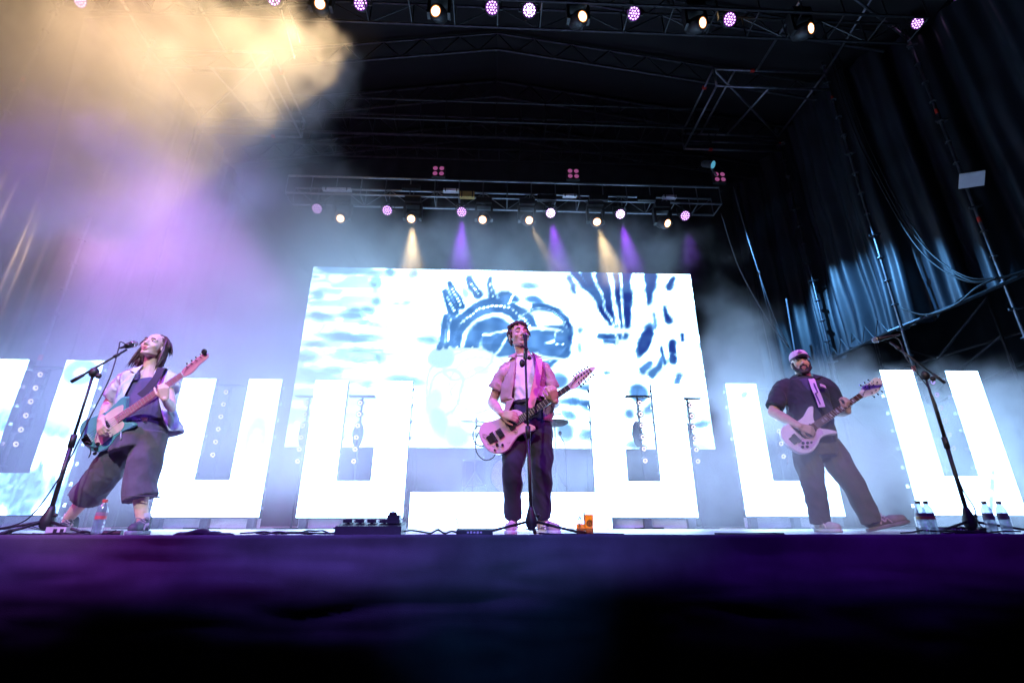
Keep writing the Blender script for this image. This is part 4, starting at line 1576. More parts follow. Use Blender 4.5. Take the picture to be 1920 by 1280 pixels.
    # pale denim overshirt
    hem = at(275, 818, Y)
    rings = [(hem + Vector((.03, .02, .0)), ux * .205, fy * .15, 70, 26), (waist + Vector((.02, .015, .03)), ux * .19, fy * .145, 62, 24), (chest - Vector((-.01, -.01, .20)), ux * .185, fy * .142, 50, 22),
             (chest - Vector((0, -.01, .10)), ux * .178, fy * .132, 40, 24), (chest - Vector((0, -.01, .02)), ux * .165, fy * .110, 38, 28), (chest + Vector((0, .01, .022)), ux * .135, fy * .085, 42, 34), (nb + Vector((0, .015, .005)), ux * .075, fy * .068, 55, 50)]
    open_shirt('overshirt', t, over, rings, 13, .018)
    for s_, e_, sg in ((sR, eR, -1), (sL, eL, 1)):
        S = Flesh()
        mid = s_.lerp(e_, .80 if sg < 0 else .5)
        S.slab(limb_rings([s_ - ux * sg * .045 + Vector((0, 0, .006)), s_.lerp(e_, .2) + ux * sg * .008, mid], [.062, .076, .082], seg_n=4))
        S.melt('sleeve', over, t, .008, 3, folds(16 + sg, .010, 10, 8, 4))
    for sg in (-1, 1):
        c0 = nb + ux * sg * .055 + fy * .045 + Vector((0, 0, .016))
        c1 = nb + ux * sg * .085 + fy * .095 + Vector((0, 0, -.075))
        c2 = nb + ux * sg * .135 + fy * .060 + Vector((0, 0, -.030))
        c3 = nb + ux * sg * .070 - fy * .03 + Vector((0, 0, .028))
        up_ = fy * .006 + Vector((0, 0, .004))
        MB().add([c0, c1, c2, c3, c0 + up_, c1 + up_, c2 + up_, c3 + up_], [(0, 1, 2, 3), (7, 6, 5, 4), (0, 4, 5, 1), (1, 5, 6, 2), (2, 6, 7, 3), (3, 7, 4, 0)]).build('collar', over, t)
    sm = mat('charcoal_shoe', (.055, .05, .075), .7, var=.3)
    so = mat('grey_sole', (.20, .19, .24), .7)
    lc = mat('grey_lace', (.24, .22, .28), .7)
    shoe(Matrix.Translation((aL.x, aL.y + .05, 0)) @ Euler((0, 0, R(14))).to_matrix().to_4x4(), t, sm, so, lc, 1.05)
    shoe(Matrix.Translation((aR.x + .02, aR.y + .04, 0)) @ Euler((0, 0, R(6))).to_matrix().to_4x4(), t, sm, so, lc, .98)
    for a_ in (aR, aL):
        MB().tube([Vector((a_.x, a_.y + .01, .09)), Vector((a_.x, a_.y + .01, .15))], .040, 12).build('sock', mat('grey_sock', (.5, .5, .55), .9), t, smooth=True)
    return dict(t=t, sL=sL, chest=chest, nb=nb, ux=ux, fy=fy, mouth=T @ Vector((0, -.10, -.07)), wR=wR, wL=wL)


# ================================================================== the bearded guitarist
def build_guitarist():
    Y = 4.8
    skin = skin_mat('guitarist_skin', (.56, .37, .28))
    hairm = mat('black_beard', (.022, .016, .014), .6, var=.5, scale=60)
    shirt = cloth_mat('black_shirt', (.030, .032, .042))
    inner = cloth_mat('violet_tee', (.07, .05, .12))
    trous = cloth_mat('charcoal_trousers', (.13, .115, .105))
    t = thing('person', 'bearded guitarist in pink cap, black shirt and charcoal trousers, one toe lifted', 'person', (3.3, Y, 0))
    pel = at(1527, 838, Y)
    hR, hL = at(1509, 842, Y), at(1552, 838, Y)
    kR, kL = at(1526, 912, Y - .04), at(1598, 905, Y - .06)
    aR, aL = at(1538, 972, Y + .02), at(1632, 970, Y - .02)
    sR, sL = at(1470, 722, Y + .08), at(1542, 717, Y - .05)
    nb = at(1507, 708, Y + .03)
    eR, wR = at(1449, 772, Y + .06), at(1499, 799, Y - .26)
    eL, wL = at(1574, 772, Y + .02), at(1590, 771, Y - .24)
    hc = at(1501, 681, Y - .01)
    T = head_frame(hc, -24, 2, -3, 1.09)
    F = Flesh()
    head(F, T, 1.12)
    F.cap(nb - Vector((0, 0, .02)), .075, T @ Vector((0, .018, -.05)), .066)
    F.cap(nb, .078, (sR + sL) / 2 - Vector((0, 0, .12)), .13)
    F.cap((sR + sL) / 2 - Vector((0, 0, .12)), .12, pel, .10)
    for s_, e_, w_ in ((sR, eR, wR), (sL, eL, wL)):
        F.cap(nb - Vector((0, 0, .07)), .05, s_ - Vector((0, 0, .02)), .055)
        F.chain([s_ - Vector((0, 0, .015)), s_.lerp(e_, .5), e_], [.048, .055, .050])
        F.chain([e_, e_.lerp(w_, .35), w_], [.051, .051, .031])
    for h_, k_, a_ in ((hR, kR, aR), (hL, kL, aL)):
        F.chain([h_, k_, a_], [.07, .06, .045])
    hand(F, wR, (.80, -.20, -.35), (.1, 1, 0), -1, (22, 35, 30), 1.05)
    hand(F, wL, (-.02, -.25, .60), (-.40, .85, .35), 1, (40, 55, 35), 1.05)
    F.melt('body', skin, t, .0065, 3)
    face_details(T, t, mat('guitarist_lip', (.40, .17, .15), .5), hairm, 'open', .001)
    B = Flesh()
    rot = T.to_3x3()
    for s in (-1, 1):
        B.cap(T @ Vector((s * .067, -.01, .0)), .013, T @ Vector((s * .060, -.025, -.06)), .020)
        B.cap(T @ Vector((s * .058, -.030, -.065)), .022, T @ Vector((s * .022, -.066, -.102)), .025)
        B.cap(T @ Vector((s * .026, -.083, -.055)), .008, T @ Vector((s * .030, -.074, -.088)), .012)
        B.cap(T @ Vector((0, -.091, -.047)), .007, T @ Vector((s * .024, -.084, -.054)), .008)
    B.cap(T @ Vector((-.02, -.068, -.108)), .024, T @ Vector((.02, -.068, -.108)), .024)
    B.melt('beard', hairm, t, .006, 1, folds(22, .006, 90, 90))
    C = Flesh()
    C.ell(T @ Vector((0, .040, .0)), (.080, .070, .062), rot)
    C.melt('hair', hairm, t, .008, 2, folds(23, .004, 70, 70))
    # cap: crown, visor, button, badge
    capm = cloth_mat('pink_cap', (.62, .42, .55))
    visor = cloth_mat('dark_visor', (.05, .035, .06))
    K = Flesh()
    K.slab([(T @ Vector((0, .012, .040)), rot @ Vector((.086, 0, 0)), rot @ Vector((0, .104, 0))), (T @ Vector((0, .010, .080)), rot @ Vector((.084, 0, 0)), rot @ Vector((0, .100, 0))),
            (T @ Vector((0, .008, .112)), rot @ Vector((.068, 0, 0)), rot @ Vector((0, .082, 0))), (T @ Vector((0, .006, .130)), rot @ Vector((.036, 0, 0)), rot @ Vector((0, .045, 0)))])
    cp = K.melt('cap', capm, t, .008, 4)
    vs, fs = [], []
    for j in range(5):
        for i in range(13):
            a = R(-78 + 156 * i / 12)
            rr = j / 4
            x = math.sin(a) * (.086 + .004 * rr)
            y = .012 - math.cos(a) * .104 - rr * .068 * math.cos(a) ** .8 if math.cos(a) > 0 else .012
            z = .046 - .010 * rr - .030 * (math.sin(a)) ** 2 * (.3 + .7 * rr) + .004
            vs.append(T @ Vector((x, y, z)))
    for j in range(4):
        for i in range(12):
            q = j * 13 + i
            fs.append((q, q + 1, q + 14, q + 13))
    vz = MB().add(vs, fs).build('visor', visor, t, smooth=True)
    vz.modifiers.new('thick', 'SOLIDIFY').thickness = .005
    MB().ball(T @ Vector((0, .006, .133)), (.010, .010, .006), rot=rot).build('cap_button', capm, t)
    MB().prism([(-.022, -.012), (.022, -.012), (0, .022)], 0, .004, T @ Matrix.Translation((0, -.096, .086)) @ Euler((R(70), 0, 0)).to_matrix().to_4x4()).build('cap_badge', cloth_mat('cap_badge', (.30, .10, .30)), t)
    ux = (sL - sR).normalized()
    fy = Vector((-.35, -1, 0)).normalized()
    fy = (fy - ux * fy.dot(ux)).normalized()
    chest = (sR + sL) / 2
    waist = at(1520, 800, Y)

    def rg(c, a, b):
        return (c, ux * a, fy * b)
    S = Flesh()
    S.slab([rg(pel + Vector((-.01, 0, .03)), .212, .188), rg(waist, .208, .19), rg(chest - Vector((0, 0, .26)), .206, .18), rg(chest - Vector((0, 0, .12)), .204, .158), rg(chest - Vector((0, 0, .03)), .190, .130),
            rg(chest + Vector((0, 0, .03)), .165, .105), rg(nb + Vector((0, .01, .012)), .092, .082)])
    for s_, e_, sg in ((sR, eR, -1), (sL, eL, 1)):
        S.slab(limb_rings([s_ - ux * sg * .06 + Vector((0, 0, .01)), s_.lerp(e_, .2) + ux * sg * .01, s_.lerp(e_, .84)], [.070, .083, .090], seg_n=4))
    S.melt('shirt', shirt, t, .009, 3, folds(24, .013, 6.5, 5, 2.5, .007))
    # violet tee in the open neck, shirt collar, name patch
    W = Flesh()
    W.slab([(chest + fy * .118 + Vector((.02, 0, -.20)), ux * .012, fy * .06), (chest + fy * .100 + Vector((.01, 0, -.10)), ux * .035, fy * .065), (chest + fy * .045 + Vector((.0, 0, .030)), ux * .075, fy * .078)])
    W.melt('tee', inner, t, .008, 2)
    for sg in (-1, 1):
        c0 = nb + ux * sg * .07 + fy * .055 + Vector((0, 0, .022))
        c1 = nb + ux * sg * .075 + fy * .125 + Vector((0, 0, -.06))
        c2 = nb + ux * sg * .150 + fy * .080 + Vector((0, 0, -.022))
        c3 = nb + ux * sg * .09 - fy * .03 + Vector((0, 0, .036))
        up_ = fy * .008 + Vector((0, 0, .005))
        MB().add([c0, c1, c2, c3, c0 + up_, c1 + up_, c2 + up_, c3 + up_], [(0, 1, 2, 3), (7, 6, 5, 4), (0, 4, 5, 1), (1, 5, 6, 2), (2, 6, 7, 3), (3, 7, 4, 0)]).build('collar', shirt, t)
    patch = chest + ux * .135 + fy * .163 + Vector((0, 0, -.075))
    MB().box(patch, (.075, .008, .032), rot=Euler((R(-14), R(8), R(24))).to_matrix()).build('name_patch', cloth_mat('pink_patch', (.75, .48, .66)), t)
    J = Flesh()
    J.slab([rg(pel + Vector((0, 0, .06)), .205, .17), rg(pel - Vector((0, 0, .02)), .205, .165), rg(pel - Vector((0, 0, .09)), .195, .15)])
    J.slab(limb_rings([hR + Vector((0, 0, .05)), hR.lerp(kR, .5), kR, kR.lerp(aR, .5), aR + Vector((0, 0, -.04))], [.115, .122, .098, .092, .086]))
    J.slab(limb_rings([hL + Vector((0, 0, .05)), hL.lerp(kL, .5), kL, kL.lerp(aL, .5), aL + Vector((.0, 0, -.035))], [.115, .122, .100, .094, .088]))
    J.cap(hR + Vector((.03, 0, -.03)), .11, hL + Vector((-.03, 0, -.03)), .11)
    J.melt('trousers', trous, t, .009, 3, folds(25, .012, 6.5, 4.5, 2, .006))
    sh1 = mat('beige_shoe', (.55, .50, .42), .7, var=.2)
    sh2 = mat('taupe_shoe', (.20, .17, .17), .75, var=.25)
    so = mat('pale_sole', (.62, .58, .54), .7)
    lc = mat('cream_lace', (.75, .70, .55), .7)
    shoe(Matrix.Translation((aR.x, aR.y + .05, 0)) @ Euler((0, 0, R(6))).to_matrix().to_4x4(), t, sh1, so, lc, 1.08)
    shoe(Matrix.Translation((aL.x - .0, aL.y + .0, 0.01)) @ Euler((R(-13), 0, R(62)), 'XYZ').to_matrix().to_4x4(), t, sh2, sh2, mat('pink_mark', (.50, .36, .36), .7), 1.22)
    return dict(t=t, sL=sL, chest=chest, nb=nb, ux=ux, fy=fy, wR=wR, wL=wL)


SG = build_singer()
BS = build_bassist()
GT = build_guitarist()
# ------------------------------------------------------------------ guitars
def round_outline(pts, n=5):
    P = [Vector((p[0], p[1], 0)) for p in pts]
    out = []
    m = len(P)
    for i in range(m):
        a, b, c, d = P[i - 1], P[i], P[(i + 1) % m], P[(i + 2) % m]
        for k in range(n):
            t = k / n
            q = 0.5 * ((2 * b) + (c - a) * t + (2 * a - 5 * b + 4 * c - d) * t * t + (3 * b - a - 3 * c + d) * t ** 3)
            out.append((q.x, q.y))
    return out


def guitar(name, label, cat, p_body, p_tip, normal, outline, L, cols, neck_x0, nut_x, head_pts, nfret, nstring, pickups, knobs, tuners, guard=None, thick=.042, bridge_x=-.13, binding=None):
    """local frame: x along the neck to the head, y upward across the strings, z out of the front face; origin mid-body on the front"""
    x = (p_tip - p_body)
    s = x.length / L
    x.normalize()
    n = Vector(normal)
    z = (n - x * n.dot(x)).normalized()
    y = z.cross(x)
    t = thing(name, label, cat, p_body)
    T = Matrix((x, y, z)).transposed().to_4x4() @ Matrix.Diagonal((s, s, s, 1))

    def part(mb, nm, m, smooth=False, parent=None):
        mb.v = [T @ p for p in mb.v]
        return mb.build(nm, m, parent or t, smooth, world=False)
    ol = round_outline(outline)
    part(MB().prism(ol, -thick, 0, None, .006), 'body', cols['body'])
    if guard:
        part(MB().prism(round_outline(guard, 4), .0005, .003), 'pickguard', cols['guard'])
    # neck, fretboard
    part(MB().add([(neck_x0, -.028, -.020), (neck_x0, .028, -.020), (nut_x, .021, -.016), (nut_x, -.021, -.016), (neck_x0, -.028, .004), (neck_x0, .028, .004), (nut_x, .021, .004), (nut_x, -.021, .004)],
                  [(0, 1, 2, 3), (7, 6, 5, 4), (0, 4, 5, 1), (1, 5, 6, 2), (2, 6, 7, 3), (3, 7, 4, 0)]), 'neck', cols['neck'])
    fx0 = neck_x0 - .07
    part(MB().add([(fx0, -.0285, .0042), (fx0, .0285, .0042), (nut_x, .021, .0042), (nut_x, -.021, .0042), (fx0, -.0275, .010), (fx0, .0275, .010), (nut_x, .0205, .010), (nut_x, -.0205, .010)],
                  [(0, 1, 2, 3), (7, 6, 5, 4), (0, 4, 5, 1), (1, 5, 6, 2), (2, 6, 7, 3), (3, 7, 4, 0)]), 'fretboard', cols['board'])
    scale_len = nut_x - bridge_x
    for k in range(1, nfret + 1):
        xf = nut_x - scale_len * (1 - 2 ** (-k / 12))
        if xf < fx0 + .01:
            break
        w = .0205 + (.0275 - .0205) * (nut_x - xf) / (nut_x - fx0)
        part(MB().box((xf, 0, .0108), (.0030, 2 * w, .0022)), 'fret', cols['fret'])
        if k in (3, 5, 7, 9, 12, 15, 17) and cols.get('inlay'):
            part(MB().box((xf + .018, 0, .0103), (.014, .026, .001)), 'inlay', cols['inlay'])
    part(MB().box((nut_x, 0, .009), (.005, .042, .008)), 'nut', M['white_plastic'])
    part(MB().prism(round_outline(head_pts, 4), -.014, .004, None, .002), 'headstock', cols['head'])
    for (tx, ty, side) in tuners:
        m = part(MB().tube([(tx, ty, .004), (tx, ty, .020)], .0055, 8), 'tuner', cols['tuner'])
        pg = MB().tube([(tx, ty, -.008), (tx, ty + side * .022, -.008)], .003, 6)
        pg.ball((tx, ty + side * .030, -.008), (.008, .010, .005), 10, 6)
        part(pg, 'tuner_peg', cols['tuner'], parent=None)
    mb = MB()
    for k in range(nstring):
        f = (k / (nstring - 1) - .5) * 2
        mb.tube([(bridge_x, f * .025, .016), (nut_x, f * .017, .0135)], .0009 if nstring > 4 else .0014, 4)
        if k < len(tuners):
            mb.tube([(nut_x, f * .017, .0135), (tuners[k][0], tuners[k][1], .014)], .0009, 4)
    st = part(mb, 'strings', M['chrome'])
    part(MB().box((bridge_x, 0, .008), (.030, .075, .016)).box((bridge_x - .03, 0, .005), (.04, .06, .008)), 'bridge', cols['hard'])
    for (cx, cy, w, h, rot) in pickups:
        part(MB().box((cx, cy, .006), (w, h, .013), rot=Euler((0, 0, R(rot))).to_matrix()), 'pickup', cols['pickup'])
    for (cx, cy, r) in knobs:
        part(MB().lathe([(r, .001), (r, .012), (r * .8, .017)], 12, Matrix.Translation((cx, cy, 0))), 'knob', cols['knob'])
    return t, T, part


gm = dict(
    pale=mat('pink_lit_white_lacquer', (.70, .50, .56), .25, var=.10, scale=6, coat=.4),  # white guitar body; the pink of the stage light is put into its colour
    black=mat('black_gloss', (.02, .02, .022), .25),
    ebony=mat('ebony', (.035, .03, .035), .45),
    fret=mat('fret_wire', (.75, .74, .74), .3, .8, var=.05),
    maple=mat('maple_neck', (.66, .46, .30), .35, var=.12, scale=10, stretch=(1, 8, 8)),
    teal=mat('surf_teal', (.13, .42, .46), .25, var=.08, coat=.4),
    pinkguard=mat('pinkish_guard', (.80, .62, .62), .35, var=.05),
    pinkneck=mat('pink_stained_maple', (.72, .30, .40), .35, var=.10, scale=10),
    rosewood=mat('rosewood', (.14, .045, .025), .45, var=.25, scale=18),
    white=mat('white_lacquer', (.74, .68, .68), .25, var=.05, coat=.4),
    lilac=mat('lilac_guard', (.62, .42, .58), .3, var=.08),
)

# singer's guitar
def shrink(pts, k):
    return [(p[0] * k, p[1] * k) + tuple(p[2:]) for p in pts]


o1 = [(.20, .034), (.165, .10), (.09, .128), (.01, .118), (-.07, .135), (-.155, .165), (-.225, .125), (-.255, .03), (-.245, -.08), (-.19, -.15), (-.10, -.170), (-.02, -.140), (.05, -.118), (.12, -.125), (.19, -.150), (.225, -.135), (.205, -.09), (.16, -.045)]
h1 = [(.575, .021), (.62, .030), (.66, .050), (.80, .040), (.83, .022), (.815, .004), (.70, -.018), (.62, -.034), (.575, -.021)]
t1 = [(.655 + .026 * k, .030 - .001 * k, 1) for k in range(6)] + [(.655 + .026 * k, -.012 + .004 * k, -1) for k in range(6)]
g1, T1, part1 = guitar('electric_guitar', 'pink-lit white scribbled twelve-string electric guitar played by the singer', 'guitar', at(950, 803, 3.905), at(1118, 692, 3.80), (0, -1, .10), shrink(o1, .83), .83,
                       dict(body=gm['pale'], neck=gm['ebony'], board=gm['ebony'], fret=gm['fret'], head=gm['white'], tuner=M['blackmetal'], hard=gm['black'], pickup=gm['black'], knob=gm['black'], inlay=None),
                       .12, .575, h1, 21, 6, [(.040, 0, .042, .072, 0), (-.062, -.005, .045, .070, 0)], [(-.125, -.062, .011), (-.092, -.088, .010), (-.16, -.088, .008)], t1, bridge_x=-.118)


def scribble(part, m, strokes, z=.0012, r=.0016):
    for k, st in enumerate(strokes):
        part(MB().tube([(p[0], p[1], z) for p in st], r, 5), 'pen_mark', m)


pen = mat('pen_ink', (.10, .04, .10), .6)
# hand lettering NEED along the upper shoulder, loops and dashes elsewhere
L0 = [(-.005, .060)]
def letter(ch, x, y, s):
    G = {'N': [[(0, 0), (0, 1), (.6, 0), (.6, 1)]], 'E': [[(.5, 0), (0, 0), (0, 1), (.5, 1)], [(0, .5), (.4, .5)]], 'D': [[(0, 0), (0, 1), (.4, .85), (.5, .5), (.4, .12), (0, 0)]]}
    return [[(x + a * s, y + b * s) for a, b in st] for st in G[ch]]
st = []
for i, ch in enumerate('NEED'):
    st += letter(ch, .0 + i * .030, .058 + .004 * (i % 2), .032)
for (cx, cy, r_) in ((-.215, .06, .018), (-.205, .045, .024), (-.20, .02, .014), (.05, -.085, .013), (.06, -.07, .016), (.045, -.06, .011)):
    st.append([(cx + r_ * math.cos(a) * .7, cy + r_ * math.sin(a)) for a in [2 * math.pi * k / 12 for k in range(13)]])
for k in range(8):
    g_ = rng(k + 50)
    a_, b_ = g_.uniform(-.23, -.05), g_.uniform(-.13, -.03)
    st.append([(a_, b_), (a_ + g_.uniform(-.02, .03), b_ + g_.uniform(-.03, .03))])
st = [[(p[0] * .82, p[1] * .82) for p in q] for q in st]
scribble(part1, pen, st, .0012, .0011)

# bass guitar
o2 = [(.16, .030), (.20, .085), (.225, .125), (.185, .140), (.10, .125), (.02, .115), (-.07, .135), (-.17, .160), (-.245, .12), (-.275, .02), (-.255, -.09), (-.19, -.15), (-.10, -.155), (-.02, -.125), (.05, -.115), (.12, -.130), (.165, -.125), (.15, -.085), (.10, -.045)]
gd2 = [(.13, .028), (.15, .07), (.06, .085), (-.03, .07), (-.10, .02), (-.16, -.04), (-.14, -.09), (-.04, -.085), (.05, -.085), (.09, -.06), (.09, -.03)]
h2 = [(.66, .021), (.70, .036), (.76, .040), (.84, .045), (.885, .040), (.90, .018), (.88, -.004), (.80, -.012), (.73, -.030), (.66, -.021)]
t2 = [(.725 + .042 * k, .026, 1) for k in range(4)]
g2, T2, part2 = guitar('bass_guitar', 'teal bass guitar with pink neck and pickguard held by the bass player', 'bass guitar', at(207, 795, 3.84), at(392, 668, 3.66), (.45, -1, .12), shrink(o2, .9), .90,
                       dict(guard=gm['pinkguard'], body=gm['teal'], neck=gm['pinkneck'], board=gm['pinkneck'], fret=gm['fret'], head=gm['pinkneck'], tuner=M['chrome'], hard=M['chrome'], pickup=gm['black'], knob=gm['black'], inlay=None),
                       .13, .66, h2, 20, 4, [(-.02, .012, .03, .05, 0), (-.045, -.014, .03, .05, 0)], [(-.15, -.075, .014), (-.18, -.10, .014), (-.205, -.125, .012)], t2, shrink(gd2, 1.02), bridge_x=-.19)
tn = MB().lathe([(.020, 0), (.024, .006), (.016, .012)], 12, Matrix.Translation((.895, .045, .01)))
part2(tn, 'clip_tuner', gm['black'])

# bearded guitarist's guitar
o3 = [(.13, .030), (.155, .075), (.205, .120), (.235, .155), (.20, .172), (.14, .150), (.08, .128), (.0, .125), (-.09, .150), (-.18, .145), (-.235, .08), (-.245, -.02), (-.21, -.12), (-.12, -.165), (-.02, -.145), (.05, -.115), (.12, -.120), (.20, -.155), (.215, -.14), (.175, -.09), (.125, -.04)]
gd3 = [(.11, -.03), (.06, -.04), (-.02, -.05), (-.10, -.03), (-.17, -.05), (-.16, -.11), (-.10, -.14), (-.02, -.12), (.05, -.095), (.10, -.09)]
h3 = [(.56, .021), (.60, .034), (.64, .050), (.70, .045), (.76, .054), (.795, .030), (.785, -.010), (.72, -.040), (.65, -.048), (.60, -.034), (.56, -.021)]
t3 = [(.635 + .042 * k, .034, 1) for k in range(3)] + [(.635 + .042 * k, -.030, -1) for k in range(3)] + [(.655 + .042 * k, .012, 1) for k in range(3)]
g3, T3, part3 = guitar('electric_guitar', 'white double-horned electric guitar with red-brown fretboard played by the bearded guitarist', 'guitar', at(1514, 808, 4.575), at(1655, 714, 4.50), (-.40, -1, .10), shrink(o3, .83), .795,
                       dict(body=gm['white'], neck=gm['white'], board=gm['rosewood'], fret=gm['fret'], head=gm['white'], tuner=M['chrome'], hard=M['chrome'], pickup=gm['black'], knob=gm['black'], guard=gm['lilac'], inlay=M['white_plastic']),
                       .10, .56, h3, 21, 6, [(.042, 0, .028, .07, 0), (-.048, 0, .028, .07, 0)], [(-.075, -.070, .011), (-.104, -.054, .011), (-.10, -.091, .011), (-.13, -.075, .011), (-.05, -.083, .008)], t3, shrink(gd3, .83), bridge_x=-.118)
g3pen = mat('head_lettering', (.08, .06, .07), .5)
scribble(part3, g3pen, [[(.60 + .012 * k, -.004 + .004 * (k % 2)), (.608 + .012 * k, .006)] for k in range(12)], .0045, .0007)


def strap(name, parent, material, pts, w, normal_hint, thick=.004):
    """flat ribbon along points; normal_hint per point points off the cloth"""
    P = spline(pts, 6)
    H = spline(normal_hint, 6)
    vs, fs = [], []
    n = len(P)
    for i, p in enumerate(P):
        t = (P[min(i + 1, n - 1)] - P[max(i - 1, 0)]).normalized()
        h = (H[i] - t * H[i].dot(t)).normalized()
        s = t.cross(h)
        vs += [p - s * w / 2, p + s * w / 2, p + s * w / 2 + h * thick, p - s * w / 2 + h * thick]
    for i in range(n - 1):
        a = i * 4
        for k in range(4):
            fs.append((a + k, a + (k + 1) % 4, a + 4 + (k + 1) % 4, a + 4 + k))
    return MB().add(vs, fs).build(name, material, parent)


M['pinkstrap'] = cloth_mat('pink_strap', (.80, .30, .44))
M['lilacstrap'] = cloth_mat('lilac_strap', (.72, .46, .70))
M['darkstrap'] = cloth_mat('black_strap', (.035, .03, .05))
c = SG['chest']
strap('strap', g1, M['pinkstrap'], [c + Vector((.085, .13, -.16)), c + Vector((.085, .09, .015)), at(1010, 672, 4.05), at(1009, 700, 3.955), at(1002, 735, 3.945), at(994, 765, 3.93)], .058,
      [Vector((0, 1, .2)), Vector((0, .5, 1)), Vector((.1, -.6, 1)), Vector((0, -1, .2)), Vector((0, -1, 0)), Vector((0, -1, 0))])
c = BS['chest']
strap('strap', g2, M['darkstrap'], [c + Vector((.06, .15, -.15)), c + Vector((.075, .10, .02)), at(304, 690, 3.97), at(292, 710, 3.88), at(276, 730, 3.85), at(262, 742, 3.83)], .050,
      [Vector((0, 1, .2)), Vector((0, .5, 1)), Vector((.2, -.5, 1)), Vector((.3, -1, .3)), Vector((.3, -1, .1)), Vector((.3, -1, 0))])
c = GT['chest']
gst = strap('strap', g3, M['lilacstrap'], [c + Vector((.03, .16, -.12)), c + Vector((.06, .10, .03)), at(1519, 709, 4.72), at(1527, 727, 4.605), at(1535, 745, 4.575), at(1541, 763, 4.56)], .058,
            [Vector((0, 1, .2)), Vector((0, .5, 1)), Vector((-.1, -.6, 1)), Vector((-.35, -1, .3)), Vector((-.35, -1, .1)), Vector((-.35, -1, 0))])
bolt = [at(1526, 718, 4.595), at(1533, 735, 4.575), at(1529, 737, 4.575), at(1538, 757, 4.555)]
MB().tube(bolt, .007, 5).build('lightning_mark', cloth_mat('violet_print', (.16, .05, .26)), g3)

# guitar leads
tag(MB().tube(spline([at(909, 803, 3.95), at(896, 798, 3.98), at(887, 812, 4.0), at(891, 830, 4.0), at(904, 836, 4.0), at(915, 826, 4.0), at(914, 808, 4.0), at(900, 808, 3.98), at(892, 825, 3.98), at(894, 848, 3.97), at(908, 862, 3.97), at(924, 858, 3.96), at(932, 843, 3.94)], 6), .0042, 6).build('guitar_lead', M['cable'], smooth=True),
    'black looped guitar lead plugged into the singer\'s pink guitar', 'cable')
tag(MB().tube(spline([at(172, 832, 3.86), at(163, 828, 3.85), at(158, 832, 3.86), at(168, 838, 3.86), at(170, 848, 3.86), at(166, 858, 3.86)], 6), .004, 6).build('guitar_lead', M['cable'], smooth=True),
    'short curled lead hanging from the teal bass guitar', 'cable')
tag(MB().tube(spline([at(1476, 812, 4.62), at(1474, 830, 4.66), at(1480, 845, 4.68), at(1476, 870, 4.75)], 6), .004, 6).build('guitar_lead', M['white_plastic'], smooth=True),
    'thin pale lead hanging from the white double-horned guitar', 'cable')

# ------------------------------------------------------------------ microphones and stands
def mic(p_head, p_tail, label):
    """vocal microphone: ball grille at p_head, cable end at p_tail"""
    a, b = Vector(p_head), Vector(p_tail)
    d = (b - a).normalized()
    L = (b - a).length
    t = thing('microphone', label, 'microphone', a, 'vocal microphones')
    T = frame_to(d)
    MB().ball((0, 0, 0), (.026, .026, .028), 16, 10, T).build('grille', M['grille'], t, True, world=False)
    MB().lathe([(.0265, .010), (.0265, .020)], 18, T).build('collar', M['chrome'], t, True, world=False)
    MB().lathe([(.024, .021), (.022, .045), (.017, .07), (.0125, L * .93), (.012, L)], 16, T).build('handle', M['blackmetal'], t, True, world=False)
    MB().lathe([(.010, L), (.0095, L + .05), (.004, L + .07)], 10, T).build('plug', M['blackmetal'], t, False, world=False)
    return t


M['grille'] = mat('mesh_grille', (.30, .30, .32), .35, .9, var=.4, scale=260, bump=.8, bscale=400)


def stand(label, foot, top, legs, boom=None, clip=None, cw=None, knob=1):
    """tripod stand: foot point on the floor, top of the pole; boom=(rear end, front end)"""
    foot, top = Vector(foot), Vector(top)
    t = thing('microphone_stand', label, 'microphone stand', foot, 'black tripod microphone stands')
    up = (top - foot).normalized()
    hub = foot + up * .13
    mid = hub.lerp(top, .50)
    MB().tube([foot + up * .04, mid], .0145, 12).build('lower_tube', M['blackmetal'], t, True)
    MB().tube([mid - up * .05, mid + up * .04], .020, 12).build('clutch', M['blackplastic'], t, True)
    MB().tube([mid, top], .0095, 12).build('upper_tube', M['blackmetal'], t, True)
    MB().lathe([(.018, -.03), (.040, 0), (.044, .04), (.026, .10), (.018, .13)], 16, Matrix.Translation(foot + up * .06) @ frame_to(up)).build('hub', M['blackplastic'], t, True)
    MB().ball(hub + Vector((.05, -.01, .0)), (.014, .010, .014)).build('hub_knob', M['blackplastic'], t, True)
    for l in legs:
        l = Vector(l)
        st_ = foot + up * .095
        MB().tube([st_ + (l - st_).normalized() * .02, l], .0095, 8).build('leg', M['blackmetal'], t, True)
        MB().tube([l - (l - st_).normalized() * .05, l + (l - st_).normalized() * .012], .014, 8).build('leg_tip', M['blackplastic'], t, True)
        br = hub + up * .10
        MB().bar(foot + up * .03, st_.lerp(l, .38), .012, .004).build('strut', M['blackmetal'], t)
    if boom:
        a, b = Vector(boom[0]), Vector(boom[1])
        MB().tube([a, b], .008, 10).build('boom', M['blackmetal'], t, True)
        MB().tube([a, a.lerp(b, .22)], .013, 10).build('counterweight', M['blackplastic'], t, True)
        MB().ball(top, (.034, .030, .040)).build('joint', M['blackplastic'], t, True)
        MB().ball(top + Vector((.05, -.01, -.03)), (.022, .016, .022)).build('joint_knob', M['blackplastic'], t, True)
        MB().tube([b - (b - a).normalized() * .10, b - (b - a).normalized() * .06], .013, 10).build('ring', M['blackplastic'], t, True)
    if clip:
        MB().tube([Vector(clip[0]), Vector(clip[1])], .017, 10).build('clip', M['blackplastic'], t, True)
    return t


